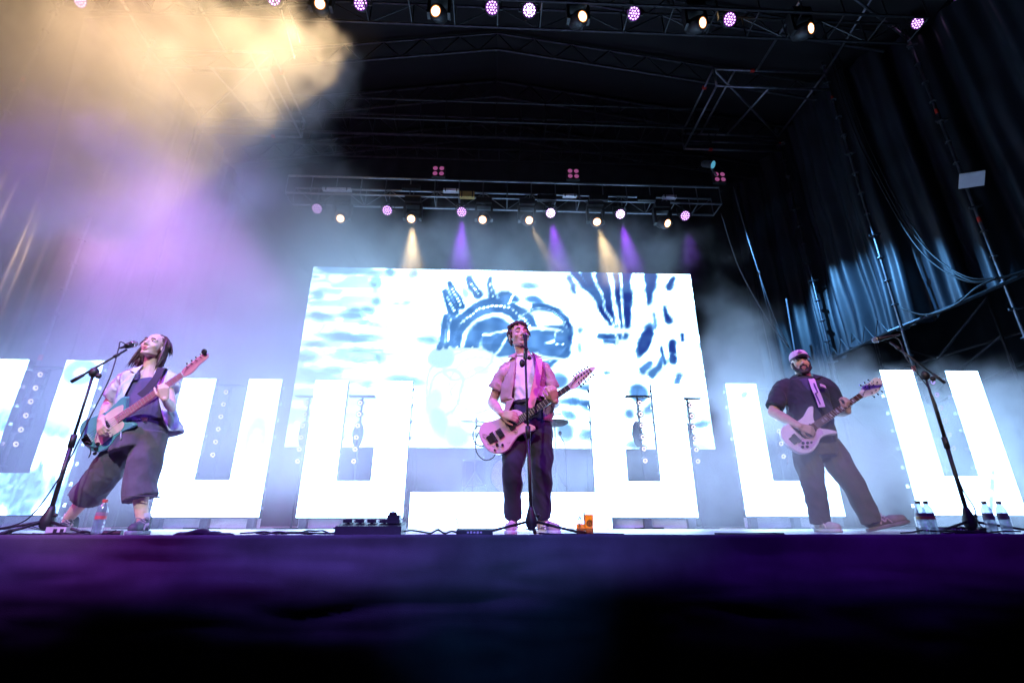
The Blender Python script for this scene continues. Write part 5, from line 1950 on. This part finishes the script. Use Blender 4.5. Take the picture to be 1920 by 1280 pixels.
# centre stand, straight
fy_ = 3.70
ft = at(997, 992, fy_)
ft.z = 0.0
tp = at(985, 668, fy_)
mh = SG['mouth'] + Vector((.012, -.05, -.005))
mtail = Vector((tp.x + .004, tp.y - .03, tp.z + .005))
mic(mh, mtail, 'vocal microphone right at the singer\'s mouth')
stand('straight black microphone stand in front of the singer', ft, tp, [(ft.x - .36, fy_ - .10, .012), (ft.x + .36, fy_ - .08, .012), (ft.x + .05, fy_ + .33, .012)], clip=(tp - Vector((0, 0, .02)), mtail + (mh - mtail) * .25))
t_ = bpy.data.objects['microphone_stand']
MB().ball(at(993, 671, fy_ - .02), (.018, .016, .016)).build('joint_knob', M['blackplastic'], t_, True)
MB().ball(at(979, 681, fy_ - .02), (.022, .02, .034)).build('joint_knob', M['blackplastic'], t_, True)
MB().tube([at(978, 648, fy_), at(990, 655, fy_)], .010, 8).build('lever', M['blackplastic'], t_)

# bass player's boom stand
fy_ = 3.72
ft = at(85, 990, fy_)
ft.z = 0
tp = at(178, 698, fy_)
tp = Vector((ft.x, fy_, tp.z))
mh = BS['mouth'] + Vector((-.03, -.07, .0))
mt_ = at(240, 648, 3.78)
mic(mh, mt_, 'vocal microphone on the boom at the bass player\'s mouth')
stand('black boom microphone stand in front of the bass player', ft, tp, [(ft.x - .42, fy_ - .06, .012), (ft.x + .36, fy_ - .10, .012), (ft.x - .12, fy_ - .18, .012)],
      boom=(at(133, 716, fy_ - .02), at(238, 655, 3.77)), clip=(mt_ + (mh - mt_) * .1, mt_ + (mh - mt_) * .5))
tag(MB().tube(spline([at(240, 648, 3.79), at(226, 641, 3.80), at(222, 655, 3.78), at(205, 710, 3.71), at(165, 790, 3.69), at(120, 880, 3.68), at(60, 965, 3.66), at(10, 990, 3.66)], 8), .0042, 6).build('microphone_cable', M['cable'], smooth=True),
    'black cable running down the bass player\'s microphone stand to the floor', 'cable')

# vacant stand by the wing
fy_ = 3.80
ft = at(1823, 992, fy_)
ft.z = 0
tp = at(1738, 704, fy_)
tp = Vector((ft.x, fy_, tp.z))
b0, b1 = at(1772, 718, fy_ + .03), at(1668, 641, 3.92)
m0, m1 = at(1641, 637, 3.98), at(1674, 630, 3.94)
mic(m0, m1, 'vocal microphone on the vacant boom stand beside the wing')
stand('black boom microphone stand standing vacant among water bottles', ft, tp, [(ft.x - .40, fy_ - .12, .012), (ft.x + .42, fy_ - .12, .012), (ft.x + .02, fy_ + .34, .012)], boom=(b0, b1), clip=(m0 + (m1 - m0) * .35, m0 + (m1 - m0) * .75))
tag(MB().tube(spline([m1, at(1688, 640, 3.92), at(1700, 672, 3.85), at(1745, 735, 3.80), at(1768, 800, 3.79), at(1800, 905, 3.79), at(1826, 950, 3.75), at(1838, 985, 3.72), at(1880, 1001, 3.62)], 8), .0042, 6).build('microphone_cable', M['cable'], smooth=True),
    'black cable running down the vacant microphone stand', 'cable')

# ------------------------------------------------------------------ vertical strips of six lamps between and inside the LED towers
LENS = MB().lathe([(.001, -.003), (.030, -.001), (.036, .006)], 12, Matrix.Rotation(R(90), 4, 'X'), caps=False).mesh('lens')
HEX = MB().lathe([(.030, -.07), (.052, -.05), (.056, .0), (.050, .012), (.040, .014)], 6, Matrix.Rotation(R(90), 4, 'X') @ Matrix.Rotation(R(30), 4, 'Z')).mesh('lamp_head')
YK = MB().bar((-.06, .03, 0), (.06, .03, 0), .012).mesh('bracket')


def lamp_strip(px0, py0, px1, py1, Y, label, purple=False, top=True, pod=True):
    a, b = at(px0, py0, Y), at(px1, py1, Y)
    t = thing('lamp_strip', label, 'stage lamp', (a.x, Y, 0), 'upright strips of six small lamps')
    MB().tube([(a.x, Y + .10, 0), (a.x, Y + .10, a.z + .12)], .018, 8).build('pole', M['blackmetal'], t)
    MB().box((a.x, Y + .10, .01), (.34, .34, .02)).build('base_plate', M['blackmetal'], t)
    if top:
        MB().box((a.x, Y + .06, a.z + .115), (.40, .10, .022)).build('top_bar', M['blackmetal'], t)
    for k in range(6):
        p = a.lerp(b, k / 5)
        p.x = a.x
        h = link('lamp_head', HEX, M['blackmetal'], t)
        h.location = p - t.location
        h.rotation_euler = (R(14), 0, 0)
        l = link('lens', LENS.copy(), M['strip_purple' if purple else 'strip_glow'], h)
        l.location = (0, -.016, 0)
        link('bracket', YK, M['blackmetal'], h)
    if pod:
        c = a.lerp(b, .52)
        MB().ball((a.x - .03, Y + .16, c.z), (.085, .05, .21), 14, 10).build('driver_pod', M['blackplastic'], t, True)
    return t


lamp_strip(78, 702, 36, 832, 6.72, 'strip of six small reddish lamps inside the smeared LED tower', False)
lamp_strip(305, 735, 292, 852, 7.3, 'strip of six small lamps half hidden behind the bass player', False)
lamp_strip(425, 735, 402, 852, 7.52, 'strip of six small lamps inside the LED tower behind the bass player', False)
lamp_strip(575, 755, 560, 864, 7.5, 'strip of six small lamps standing left of the screen-side tower near the pedal board', False)
lamp_strip(676, 755, 667, 864, 7.52, 'strip of six faint lamps inside the tower nearest the pedal board', False)
lamp_strip(1199, 755, 1212, 863, 7.52, 'strip of six small lamps inside the tower behind the beer cups', False)
lamp_strip(1294, 759, 1312, 864, 7.5, 'strip of six small lamps between the beer-cup tower and the guitarist\'s tower', False)
lamp_strip(1446, 740, 1472, 855, 7.52, 'strip of six small lamps beside the bearded guitarist\'s arm', False)
lamp_strip(1747, 716, 1790, 840, 6.72, 'strip of six violet lamps inside the tower behind the vacant stand', True)

# ------------------------------------------------------------------ drum kit on the riser
M['cymbal'] = mat('cymbal_bronze', (.42, .33, .16), .3, .9, var=.15, scale=20)
M['shell'] = mat('drum_shell', (.16, .17, .20), .3, var=.15, coat=.4)
M['skin_head'] = mat('drum_head', (.70, .70, .70), .5, var=.05)


def cymbal_stand(p, tilt, label, r=.22):
    p = Vector(p)
    t = thing('cymbal_stand', label, 'cymbal', (p.x, p.y, RZ), 'cymbals on stands')
    T = Matrix.Translation(p) @ Euler((R(tilt), R(tilt * .4), 0)).to_matrix().to_4x4()
    MB().lathe([(.006, .028), (.03, .026), (.045, .010), (r * .7, .003), (r, -.010), (r, -.012), (r * .7, .0), (.04, .004)], 28, T, caps=False).build('cymbal', M['cymbal'], t, True)
    MB().tube([(p.x, p.y, RZ + .12), (p.x, p.y, p.z + .06)], .010, 8).build('pole', M['chrome'], t, True)
    MB().ball((p.x, p.y, p.z + .045), (.012, .012, .02)).build('wing_nut', M['chrome'], t, True)
    for k in range(3):
        a = 2.1 * k + .4
        MB().tube([(p.x, p.y, RZ + .35), (p.x + .28 * math.cos(a), p.y + .28 * math.sin(a), RZ + .01)], .008, 6).build('leg', M['chrome'], t)
    return t


cymbal_stand(at(893, 790, 8.2), 8, 'thin cymbal on a stand, on the guitar-lead side of the singer', .26)
cymbal_stand(at(1040, 792, 8.2), -6, 'thin cymbal on a stand, showing past the singer\'s hip', .24)
cymbal_stand(at(1032, 775, 8.6), 5, 'higher cymbal mostly hidden behind the singer', .20)


def drum(name, c, r, depth, axis, label, legs=0):
    c = Vector(c)
    t = thing(name, label, 'drum', (c.x, c.y, RZ), 'drums of the kit')
    T = Matrix.Translation(c) @ frame_to(axis)
    MB().lathe([(r, -depth / 2), (r, depth / 2)], 28, T, caps=False).build('shell', M['shell'], t, True)
    for s in (-1, 1):
        MB().lathe([(r * .97, 0), (.001, .002)], 28, T @ Matrix.Translation((0, 0, s * (depth / 2 - .004))), caps=False).build('drum_head', M['skin_head'], t, True)
        MB().lathe([(r + .002, -.012), (r + .012, -.012), (r + .012, .012), (r + .002, .012)], 28, T @ Matrix.Translation((0, 0, s * depth / 2)), caps=False).build('hoop', M['chrome'], t, True)
    for k in range(8):
        a = 2 * math.pi * k / 8
        MB().tube([T @ Vector(((r + .012) * math.cos(a), (r + .012) * math.sin(a), -depth / 2)), T @ Vector(((r + .012) * math.cos(a), (r + .012) * math.sin(a), depth / 2))], .005, 6).build('lug', M['chrome'], t)
    for k in range(legs):
        a = 2 * math.pi * k / max(legs, 1) + .5
        q = c + Vector((math.cos(a) * r, math.sin(a) * r, 0))
        MB().tube([(q.x, q.y, c.z + .05), (q.x + .05 * math.cos(a), q.y + .05 * math.sin(a), RZ)], .008, 6).build('leg', M['chrome'], t)
    return t


drum('bass_drum', (.28, 8.3, RZ + .30), .28, .42, (0, -1, 0), 'large bass drum lying behind the singer on the riser')
drum('rack_tom', (.02, 8.25, RZ + .72), .15, .22, (-.1, -.5, 1), 'rack tom over the bass drum, on the guitar-lead side')
drum('rack_tom', (.44, 8.25, RZ + .72), .16, .24, (.1, -.5, 1), 'rack tom over the bass drum, behind the microphone stand')
drum('floor_tom', (-.28, 8.6, RZ + .38), .20, .40, (0, -.1, 1), 'floor tom standing beside the bass drum on the guitar-lead side', 3)
drum('snare_drum', (.82, 8.7, RZ + .52), .175, .15, (.1, -.1, 1), 'snare drum beside the bass drum, past the singer\'s leg', 3)
# drum microphone
q = at(1050, 812, 8.2)
t_ = thing('drum_microphone', 'small drum microphone on a short bent stand past the singer\'s hip', 'microphone', (q.x + .05, 8.2, RZ))
MB().tube(spline([(q.x + .08, 8.2, RZ), (q.x + .08, 8.2, q.z - .25), (q.x + .02, 8.2, q.z - .08), q], 5), .008, 6).build('arm', M['blackmetal'], t_)
MB().ball(q, (.03, .025, .04)).build('capsule', M['blackmetal'], t_, True)
MB().lathe([(.10, 0), (.09, .015), (.02, .02)], 14, Matrix.Translation((q.x + .08, 8.2, RZ))).build('base', M['blackmetal'], t_)

# ------------------------------------------------------------------ things on the stage edge
def clear_mat(name, col, gloss=.12, milk=0.0):
    """thin clear plastic or liquid: tinted see-through with a glossy film and a little milkiness"""
    m = bpy.data.materials.new(name)
    m.use_nodes = True
    nt = m.node_tree
    nt.nodes.remove(nt.nodes["Principled BSDF"])
    tr = nt.nodes.new("ShaderNodeBsdfTransparent")
    tr.inputs[0].default_value = (*col, 1)
    gl = nt.nodes.new("ShaderNodeBsdfGlossy")
    gl.inputs["Roughness"].default_value = .12
    tl = nt.nodes.new("ShaderNodeBsdfTranslucent")
    tl.inputs[0].default_value = (*col, 1)
    m1, m2 = nt.nodes.new("ShaderNodeMixShader"), nt.nodes.new("ShaderNodeMixShader")
    m1.inputs[0].default_value = milk
    m2.inputs[0].default_value = gloss
    nt.links.new(tr.outputs[0], m1.inputs[1])
    nt.links.new(tl.outputs[0], m1.inputs[2])
    nt.links.new(m1.outputs[0], m2.inputs[1])
    nt.links.new(gl.outputs[0], m2.inputs[2])
    nt.links.new(m2.outputs[0], nt.nodes["Material Output"].inputs[0])
    return m


M['pet'] = clear_mat('clear_plastic', (.80, .86, .94), .22, .32)


def bottle(x, y, label, capcol, labcol, labcol2, Y=3.62):
    p = at(x, y, Y)
    p.z = 0.0
    t = thing('water_bottle', label, 'bottle', p, 'plastic water bottles')
    k = 1.0
    prof = [(.026, 0), (.031, .006), (.031, .03), (.0295, .035), (.031, .040), (.031, .055), (.0295, .06), (.031, .065), (.031, .080), (.0295, .085), (.031, .09), (.031, .145), (.028, .165), (.017, .188), (.013, .195), (.013, .203)]
    MB().lathe(prof, 24).build('bottle', M['pet'], t, True, world=False)
    MB().lathe([(.0145, .199), (.0152, .201), (.0152, .216), (.0135, .218)], 16).build('bottle_cap', capcol, t, False, world=False)
    MB().lathe([(.0314, .098), (.0314, .118)], 24, caps=False).build('paper_band', labcol2, t, True, world=False)
    MB().lathe([(.0314, .119), (.0314, .140)], 24, caps=False).build('paper_label', labcol, t, True, world=False)
    t.scale = (1.06,) * 3
    return t


redc, brownc = mat('red_cap', (.55, .08, .07), .4), mat('brown_cap', (.20, .10, .06), .4)
lab1, lab2 = mat('red_label', (.62, .10, .10), .5), mat('mauve_label', (.30, .16, .22), .5)
lab3, lab4 = mat('violet_brown_label', (.17, .10, .14), .5), mat('gold_label', (.62, .38, .10), .5)
bottle(180, 1002, 'clear water bottle with a red cap beside the bass player\'s stand', redc, lab2, lab1)
bottle(1737, 1002, 'brown-capped water bottle of the close pair, the one farther from the stand hub', brownc, lab3, lab4)
bottle(1752, 1002, 'brown-capped water bottle of the close pair, the one nearer the stand hub', brownc, lab3, lab4)
bottle(1864, 1002, 'dark-labelled water bottle just past the vacant stand hub', brownc, lab3, lab3, 3.66)
bottle(1892, 1002, 'dark-labelled water bottle farthest out past the vacant stand', brownc, lab3, lab3, 3.66)

# two cups of beer
M['beer'] = clear_mat('beer', (.80, .30, .03), .03, .10)
M['cup'] = clear_mat('cup_plastic', (.90, .91, .94), .10, .08)
for (x, fill, lb) in ((1089, .075, 'half-full plastic beer cup with a dark print'), (1105, .135, 'nearly full plastic beer cup with a round dark emblem')):
    p = at(x, 1002, 3.60)
    p.z = 0
    t = thing('beer_cup', lb + ' on the stage edge', 'cup', p, 'plastic cups of beer')
    MB().lathe([(.027, 0), (.0285, .004), (.0375, .150), (.0385, .152), (.0365, .150), (.0275, .006), (.001, .006)], 26, caps=False).build('cup', M['cup'], t, True, world=False)
    MB().lathe([(.0268, .0075), (.027 + .0095 * fill / .15 - .0006, fill), (.001, fill)], 24).build('beer', M['beer'], t, True, world=False)
    em = mat('cup_print', (.05, .03, .02), .6)
    if fill > .1:
        for rr in (.020, .015):
            pts = []
            for k in range(25):
                a = 2 * math.pi * k / 24
                z = .078 + rr * math.sin(a)
                rad = .0285 + .009 * z / .15 + .0008
                az = rr * math.cos(a) / rad
                pts.append((rad * math.sin(az), -rad * math.cos(az), z))
            MB().tube(pts, .0024, 5, caps=False).build('emblem_ring', em, t, world=False)
        for k in range(5):
            z = .068 + k * .005
            rad = .0285 + .009 * z / .15 + .0008
            w = .010 - abs(k - 2) * .002
            MB().tube([(rad * math.sin(a), -rad * math.cos(a), z) for a in (-w / rad, 0, w / rad)], .002, 5).build('emblem_line', em, t, world=False)
    else:
        for (a0, z0, a1, z1) in ((-.5, .10, -.3, .125), (-.3, .125, -.1, .10), (-.1, .10, .1, .13), (-.5, .05, -.4, .08), (-.4, .08, -.2, .06), (-.2, .06, -.3, .04)):
            rad = .0375
            MB().tube([((.0285 + .009 * z / .15 + .0008) * math.sin(a), -(.0285 + .009 * z / .15 + .0008) * math.cos(a), z) for a, z in ((a0, z0), (a1, z1))], .0026, 5).build('print_stroke', em, t, world=False)

# pedal board: long black box with five foot switches and an upright unit
p = at(693, 1003, 3.60)
t = thing('pedal_board', 'long black pedal board with five raised switches on the stage edge', 'pedal board', (p.x, 3.64, 0))
W_ = (at(754, 1003, 3.6) - at(631, 1003, 3.6)).x
MB().prism([(-.10, 0), (.10, 0), (.10, .085), (-.10, .060)], -W_ / 2, W_ / 2, Matrix(((0, 0, 1, 0), (1, 0, 0, 0), (0, 1, 0, 0), (0, 0, 0, 1))), .004).build('case', M['blackplastic'], t, world=False)
for k in range(5):
    x = -W_ / 2 + .05 + k * .083
    MB().box((x, .03, .092), (.062, .05, .022)).build('foot_switch', M['blackmetal'], t, world=False)
    MB().tube([(x, .03, .075), (x, .03, .09)], .012, 8).build('switch_post', M['chrome'], t, world=False)
MB().box((W_ / 2 - .075, .02, .105), (.085, .07, .055)).build('side_unit', M['blackplastic'], t, world=False)
MB().ball((W_ / 2 - .085, .02, .138), (.030, .028, .018)).build('dial', M['blackmetal'], t, True, world=False)
# small pedal with antenna
p = at(890, 1001, 3.60)
t = thing('stage_pedal', 'small flat black pedal with white lettering beside the centre stand', 'pedal', (p.x, 3.62, 0))
MB().prism([(-.05, 0), (.05, 0), (.05, .045), (-.05, .036)], -.125, .125, Matrix(((0, 0, 1, 0), (1, 0, 0, 0), (0, 1, 0, 0), (0, 0, 0, 1))), .003).build('case', M['blackplastic'], t, world=False)
for k in range(5):
    MB().box((-.045 + k * .022, -.0515, .020), (.014, .003, .014 if k % 2 else .010)).build('print_mark', M['white_plastic'], t, world=False)
MB().tube([(-.11, .03, .04), (-.14, .05, .13)], .004, 6).build('antenna', M['blackmetal'], t, world=False)
# power outlet box and black tube by the bass player
p = at(108, 1000, 3.64)
t = thing('power_outlet', 'grey-pink double power outlet box under the bass player\'s stand', 'power outlet', (p.x, 3.66, 0))
MB().box((0, 0, .028), (.13, .09, .054)).build('case', mat('outlet_grey', (.50, .46, .50), .5), t, world=False)
for s in (-1, 1):
    MB().box((s * .022 + .02, -.0465, .030), (.022, .004, .026)).build('socket', M['blackplastic'], t, world=False)
p = at(207, 1002, 3.6)
t = thing('rubber_foot', 'short black rubber tube end lying beside the red-capped bottle', 'tube', (p.x, 3.62, 0))
MB().tube([(-.06, 0, .018), (.05, .01, .016)], .017, 10).build('tube', M['blackplastic'], t, world=False)
MB().lathe([(.0185, 0), (.0185, .012)], 12, Matrix.Translation((.04, .009, .016)) @ frame_to((1, .1, 0))).build('collar', M['blackmetal'], t, world=False)
# black unit behind the right stand
p = at(1800, 1000, 3.85)
t = thing('wireless_unit', 'low black electronics unit with white marks under the vacant stand', 'electronics', (p.x, 3.92, 0))
MB().box((0, 0, .026), (.42, .16, .05)).build('case', M['blackplastic'], t, world=False)
for k in range(6):
    MB().box((-.06 + k * .022, -.0815, .028 + .006 * (k % 2)), (.014, .003, .012)).build('print_mark', M['white_plastic'], t, world=False)
MB().box((.13, -.0815, .030), (.03, .003, .024)).build('red_mark', lab1, t, world=False)
p = at(1776, 1000, 3.8)
t = thing('junction_box', 'small grey box lying between the bottles and the vacant stand', 'electronics', (p.x, 3.84, 0))
MB().box((0, 0, .022), (.11, .09, .042)).build('case', mat('box_grey', (.30, .28, .32), .5), t, world=False)
MB().box((0, -.0465, .022), (.06, .003, .02)).build('socket', M['blackplastic'], t, world=False)

# cables lying along the edge
g_ = rng(77)
CB = [(450, 630, 'dark cable snaking toward the pedal board', 6), (480, 640, 'second dark cable snaking toward the pedal board', 8), (520, 632, 'coiled dark cable beside the pedal board', 9),
      (755, 860, 'dark cable between the pedal board and the small pedal', 5), (0, 175, 'dark cable along the edge under the bass player\'s stand', 4), (60, 215, 'looped dark cable beside the red-capped bottle', 6),
      (1340, 1470, 'thin dark cable lying in front of the tower behind the guitarist', 3), (1690, 1860, 'tangled dark cable under the vacant stand', 8), (1760, 1915, 'dark cable by the far water bottles', 7)]
for (x0, x1, lb, w) in CB:
    n = 9
    pts = []
    for k in range(n):
        x = x0 + (x1 - x0) * k / (n - 1)
        yy = EDGE + .05 + g_.uniform(.0, .14)
        q = at(x, 1002, yy)
        pts.append((q.x, yy, .010 + abs(g_.gauss(0, .006)) * (w > 4) * 2))
    tag(MB().tube(spline(pts, 6), .0062, 6).build('floor_cable', M['cable'], smooth=True), lb, 'cable', 'cables on the stage edge')
tag(MB().tube(spline([at(1010, 999, 3.62) + Vector((0, 0, .0)), at(1050, 1001, 3.60), at(1120, 1000, 3.63), at(1170, 1001, 3.66)], 6), .006, 6).build('floor_cable', M['cable'], smooth=True), 'dark cable passing under the beer cups', 'cable', 'cables on the stage edge')
# heap of black cloth on the edge
p = at(378, 1003, 3.55)
F = Flesh()
for (dx, dz, r_) in ((-.10, .006, .018), (0, .018, .026), (.09, .010, .020), (-.04, .012, .022), (.16, .004, .014)):
    F.ell(Vector((p.x + dx, EDGE + .03, dz)), (.07, .05, r_))
hp_ = F.melt('cloth_heap', M['black_cloth'], None, .008, 3, folds(60, .006, 20, 20))
tag(hp_, 'small crumpled heap of black cloth on the stage edge', 'cloth')
# ------------------------------------------------------------------ smoke and haze (one scattering volume)
def build_smoke():
    me = bpy.data.meshes.new('smoke')
    ob = bpy.data.objects.new('smoke', me)
    COL.objects.link(ob)
    ob['kind'] = 'stuff'
    ng = bpy.data.node_groups.new('smoke_field', 'GeometryNodeTree')
    ng.interface.new_socket('Geometry', in_out='OUTPUT', socket_type='NodeSocketGeometry')
    N, L = ng.nodes, ng.links
    out = N.new('NodeGroupOutput')
    vc = N.new('GeometryNodeVolumeCube')
    lo, hi = SMOKE_LO, SMOKE_HI
    vc.inputs['Min'].default_value = lo
    vc.inputs['Max'].default_value = hi
    for ax, k in zip('XYZ', range(3)):
        vc.inputs['Resolution ' + ax].default_value = int((hi[k] - lo[k]) / SMOKE_VOX)
    pos = N.new('GeometryNodeInputPosition')

    def val(v):
        n = N.new('ShaderNodeValue')
        n.outputs[0].default_value = v
        return n.outputs[0]

    def math_(op, a, b=None, clamp=False):
        n = N.new('ShaderNodeMath')
        n.operation = op
        n.use_clamp = clamp
        for i, s in enumerate((a, b)):
            if s is None:
                continue
            if isinstance(s, (int, float)):
                n.inputs[i].default_value = s
            else:
                L.new(s, n.inputs[i])
        return n.outputs[0]

    def vmath(op, a, b=None, scale=None):
        n = N.new('ShaderNodeVectorMath')
        n.operation = op
        for i, s in enumerate((a, b)):
            if s is None:
                continue
            if isinstance(s, (tuple, list, Vector)):
                n.inputs[i].default_value = tuple(s)
            else:
                L.new(s, n.inputs[i])
        if scale is not None:
            n.inputs['Scale'].default_value = scale
        return n.outputs['Value'] if op == 'LENGTH' else n.outputs[0]

    def noise(vec, scale, detail=3.0, rough=0.55):
        n = N.new('ShaderNodeTexNoise')
        n.inputs['Scale'].default_value = scale
        n.inputs['Detail'].default_value = detail
        n.inputs['Roughness'].default_value = rough
        L.new(vec, n.inputs['Vector'])
        return n.outputs

    def ramp(x, a, b):
        n = N.new('ShaderNodeMapRange')
        n.interpolation_type = 'SMOOTHSTEP'
        n.inputs[1].default_value = a
        n.inputs[2].default_value = b
        L.new(x, n.inputs[0])
        return n.outputs[0]

    warp = vmath('SCALE', vmath('SUBTRACT', noise(pos.outputs[0], 0.55, 3)[1], (0.5, 0.5, 0.5)), scale=1.6)
    wp = vmath('ADD', pos.outputs[0], warp)
    fine = vmath('ADD', pos.outputs[0], vmath('SCALE', vmath('SUBTRACT', noise(pos.outputs[0], 1.3, 4)[1], (0.5, 0.5, 0.5)), scale=0.9))
    puff = ramp(noise(fine, 0.7, 7, 0.62)[0], 0.38, 0.64)
    curl = vmath('ADD', pos.outputs[0], vmath('SCALE', vmath('SUBTRACT', noise(fine, 1.1, 4, .6)[1], (0.5, 0.5, 0.5)), scale=1.1))
    bill = noise(fine, 1.5, 9, 0.70)[0]
    total = None
    for (c, r, dens, soft, lump) in SMOKE_BLOBS:
        if lump < 0:      # billowing body with ragged, curling edges
            d = vmath('LENGTH', vmath('DIVIDE', vmath('SUBTRACT', curl, c), r))
            fld = math_('ADD', math_('SUBTRACT', 1.0, d), math_('MULTIPLY', math_('SUBTRACT', bill, 0.5), -lump))
            m = math_('MULTIPLY', ramp(fld, 0.0, soft), math_('ADD', math_('MULTIPLY', puff, 0.45), 0.55))
        else:
            d = vmath('LENGTH', vmath('DIVIDE', vmath('SUBTRACT', wp, c), r))
            m = ramp(d, 1.0, soft)
        if lump > 0:
            m = math_('MULTIPLY', m, math_('ADD', math_('MULTIPLY', puff, lump), 1 - lump))
        m = math_('MULTIPLY', m, dens)
        total = m if total is None else math_('ADD', total, m)
    total = math_('ADD', total, HAZE_DENS)
    L.new(total, vc.inputs['Density'])
    sm = N.new('GeometryNodeSetMaterial')
    mt = bpy.data.materials.new('smoke')
    mt.use_nodes = True
    nt = mt.node_tree
    nt.nodes.remove(nt.nodes['Principled BSDF'])
    pv = nt.nodes.new('ShaderNodeVolumePrincipled')
    pv.inputs['Color'].default_value = (0.93, 0.94, 0.97, 1)
    pv.inputs['Density'].default_value = 1.0
    pv.inputs['Anisotropy'].default_value = 0.15
    nt.links.new(pv.outputs[0], nt.nodes['Material Output'].inputs['Volume'])
    sm.inputs['Material'].default_value = mt
    L.new(vc.outputs[0], sm.inputs[0])
    L.new(sm.outputs[0], out.inputs[0])
    me.materials.append(mt)
    md = ob.modifiers.new('smoke', 'NODES')
    md.node_group = ng
    return ob

SMOKE_LO, SMOKE_HI, SMOKE_VOX = (-10.0, 3.55, -0.05), (9.5, 11.5, 9.4), 0.085
HAZE_DENS = 0.0004
SMOKE_BLOBS = [
    # centre, radii, density, soft edge, lumpiness (negative: billowing)
    (tuple(at(300, 130, 5.2)), (2.7, 0.95, 1.6), 0.40, 0.32, -1.2),
    (tuple(at(560, 150, 5.5)), (1.0, 0.55, 0.75), 0.36, 0.18, -1.7),
    (tuple(at(260, 310, 5.3)), (2.5, 0.9, 1.3), 0.55, 0.30, -1.2),
    (tuple(at(10, 220, 5.2)), (2.6, 1.1, 2.7), 0.62, 0.35, -1.0),
    (tuple(at(280, 430, 6.4)), (2.5, 1.5, 1.7), 0.50, 0.2, 0.45),
    (tuple(at(420, 560, 7.4)), (3.0, 2.0, 3.0), 0.66, 0.2, 0.40),
    (tuple(at(330, 800, 5.7)), (3.6, 1.3, 1.8), 0.68, 0.2, 0.40),
    (tuple(at(170, 640, 6.5)), (2.4, 1.5, 1.7), 0.42, 0.2, 0.45),
    (tuple(at(600, 470, 8.6)), (2.4, 1.4, 2.2), 0.75, 0.2, 0.55),
    (tuple(at(560, 760, 6.6)), (1.7, 1.2, 1.7), 0.70, 0.2, 0.35),
    (tuple(at(1470, 880, 5.6)), (2.3, 0.8, 0.95), 0.80, 0.45, -1.3),
    (tuple(at(1540, 905, 4.25)), (0.8, 0.4, 0.7), 0.45, 0.2, 0.5),
    (tuple(at(1840, 850, 6.0)), (2.2, 0.8, 1.2), 0.90, 0.45, -1.4),
    (tuple(at(1620, 800, 6.4)), (1.3, 0.9, 1.0), 0.85, 0.45, -1.4),
    (tuple(at(1390, 720, 6.9)), (0.9, 0.8, 1.5), 0.75, 0.45, -1.4),
    (tuple(at(950, 870, 8.5)), (2.6, 1.2, 0.75), 0.9, 0.3, 0.3),
    (tuple(at(940, 870, 6.5)), (3.3, 0.6, 0.95), 0.75, 0.2, 0.35),
    (tuple(at(960, 470, 8.7)), (4.8, 1.0, 1.0), 0.30, 0.5, -1.6),
]
build_smoke()
# ------------------------------------------------------------------ front-of-house lamps (behind the photographer): the light on the players' fronts, plus added skirt washes
def unseen_front_lamp(loc, target, power, col, size, blend=.5, radius=.12):
    ld = bpy.data.lights.new('unseen_front_lamp', 'SPOT')
    ld.energy, ld.color, ld.spot_size, ld.spot_blend, ld.shadow_soft_size = power, col, R(size), blend, radius
    ob = bpy.data.objects.new('unseen_front_lamp', ld)
    COL.objects.link(ob)
    ob.location = loc
    ob.rotation_euler = (Vector(target) - Vector(loc)).to_track_quat('-Z', 'Y').to_euler()
    return ob


unseen_front_lamp((-3.2, -3.0, 5.5), (.25, 4.1, 1.2), 1900, (1.0, .80, .62), 16)
unseen_front_lamp((5.0, -1.0, 5.0), (.25, 4.1, 1.2), 1700, (1.0, .10, .70), 18)
unseen_front_lamp((-1.0, -3.0, 5.5), (-2.75, 4.0, .9), 3200, (.84, .90, 1.0), 15)
unseen_front_lamp((-6.5, -1.0, 5.0), (-2.75, 4.0, .9), 1500, (1.0, .14, .62), 18)
unseen_front_lamp((6.5, -1.5, 5.0), (3.2, 4.8, 1.62), 900, (1.0, .12, .80), 5.5)
unseen_front_lamp((.5, -3.0, 5.5), (3.3, 4.8, 1.0), 2000, (1.0, .76, .58), 16)
for x, w, c_ in ((-3.6, 3000, (.34, .08, 1.0)), (-.9, 2500, (.20, .10, 1.0)), (2.4, 900, (.17, .02, 1.0))):
    hl = unseen_front_lamp((x, .5, 8.0), (x, .5 + 8 / math.tan(R(55)), 0), w, c_, 31.3, .06)
    hl.scale = (2.2, 1, 1)
# unseen low washes, added only to brighten the upper stage skirt
for x, w, c_ in ((-4.1, 1300, (.26, .20, 1.0)), (-1.9, 1300, (.34, .03, 1.0)), (-.2, 1700, (.20, .26, 1.0)), (1.9, 800, (.18, .02, 1.0)), (3.6, 600, (.26, .01, 1.0))):
    hl = unseen_front_lamp((x, -6.0, 2.5), (x, 3.46, -.05), w, c_, 3.3, .7)
    hl.scale = (7.0, 1, 1)
unseen_front_lamp((.2, -6.0, 3.0), (.05, 3.46, -.25), 500, (.06, .24, .85), 10, 1.0)  # added blue spot, stands in for a lens flare patch on the skirt
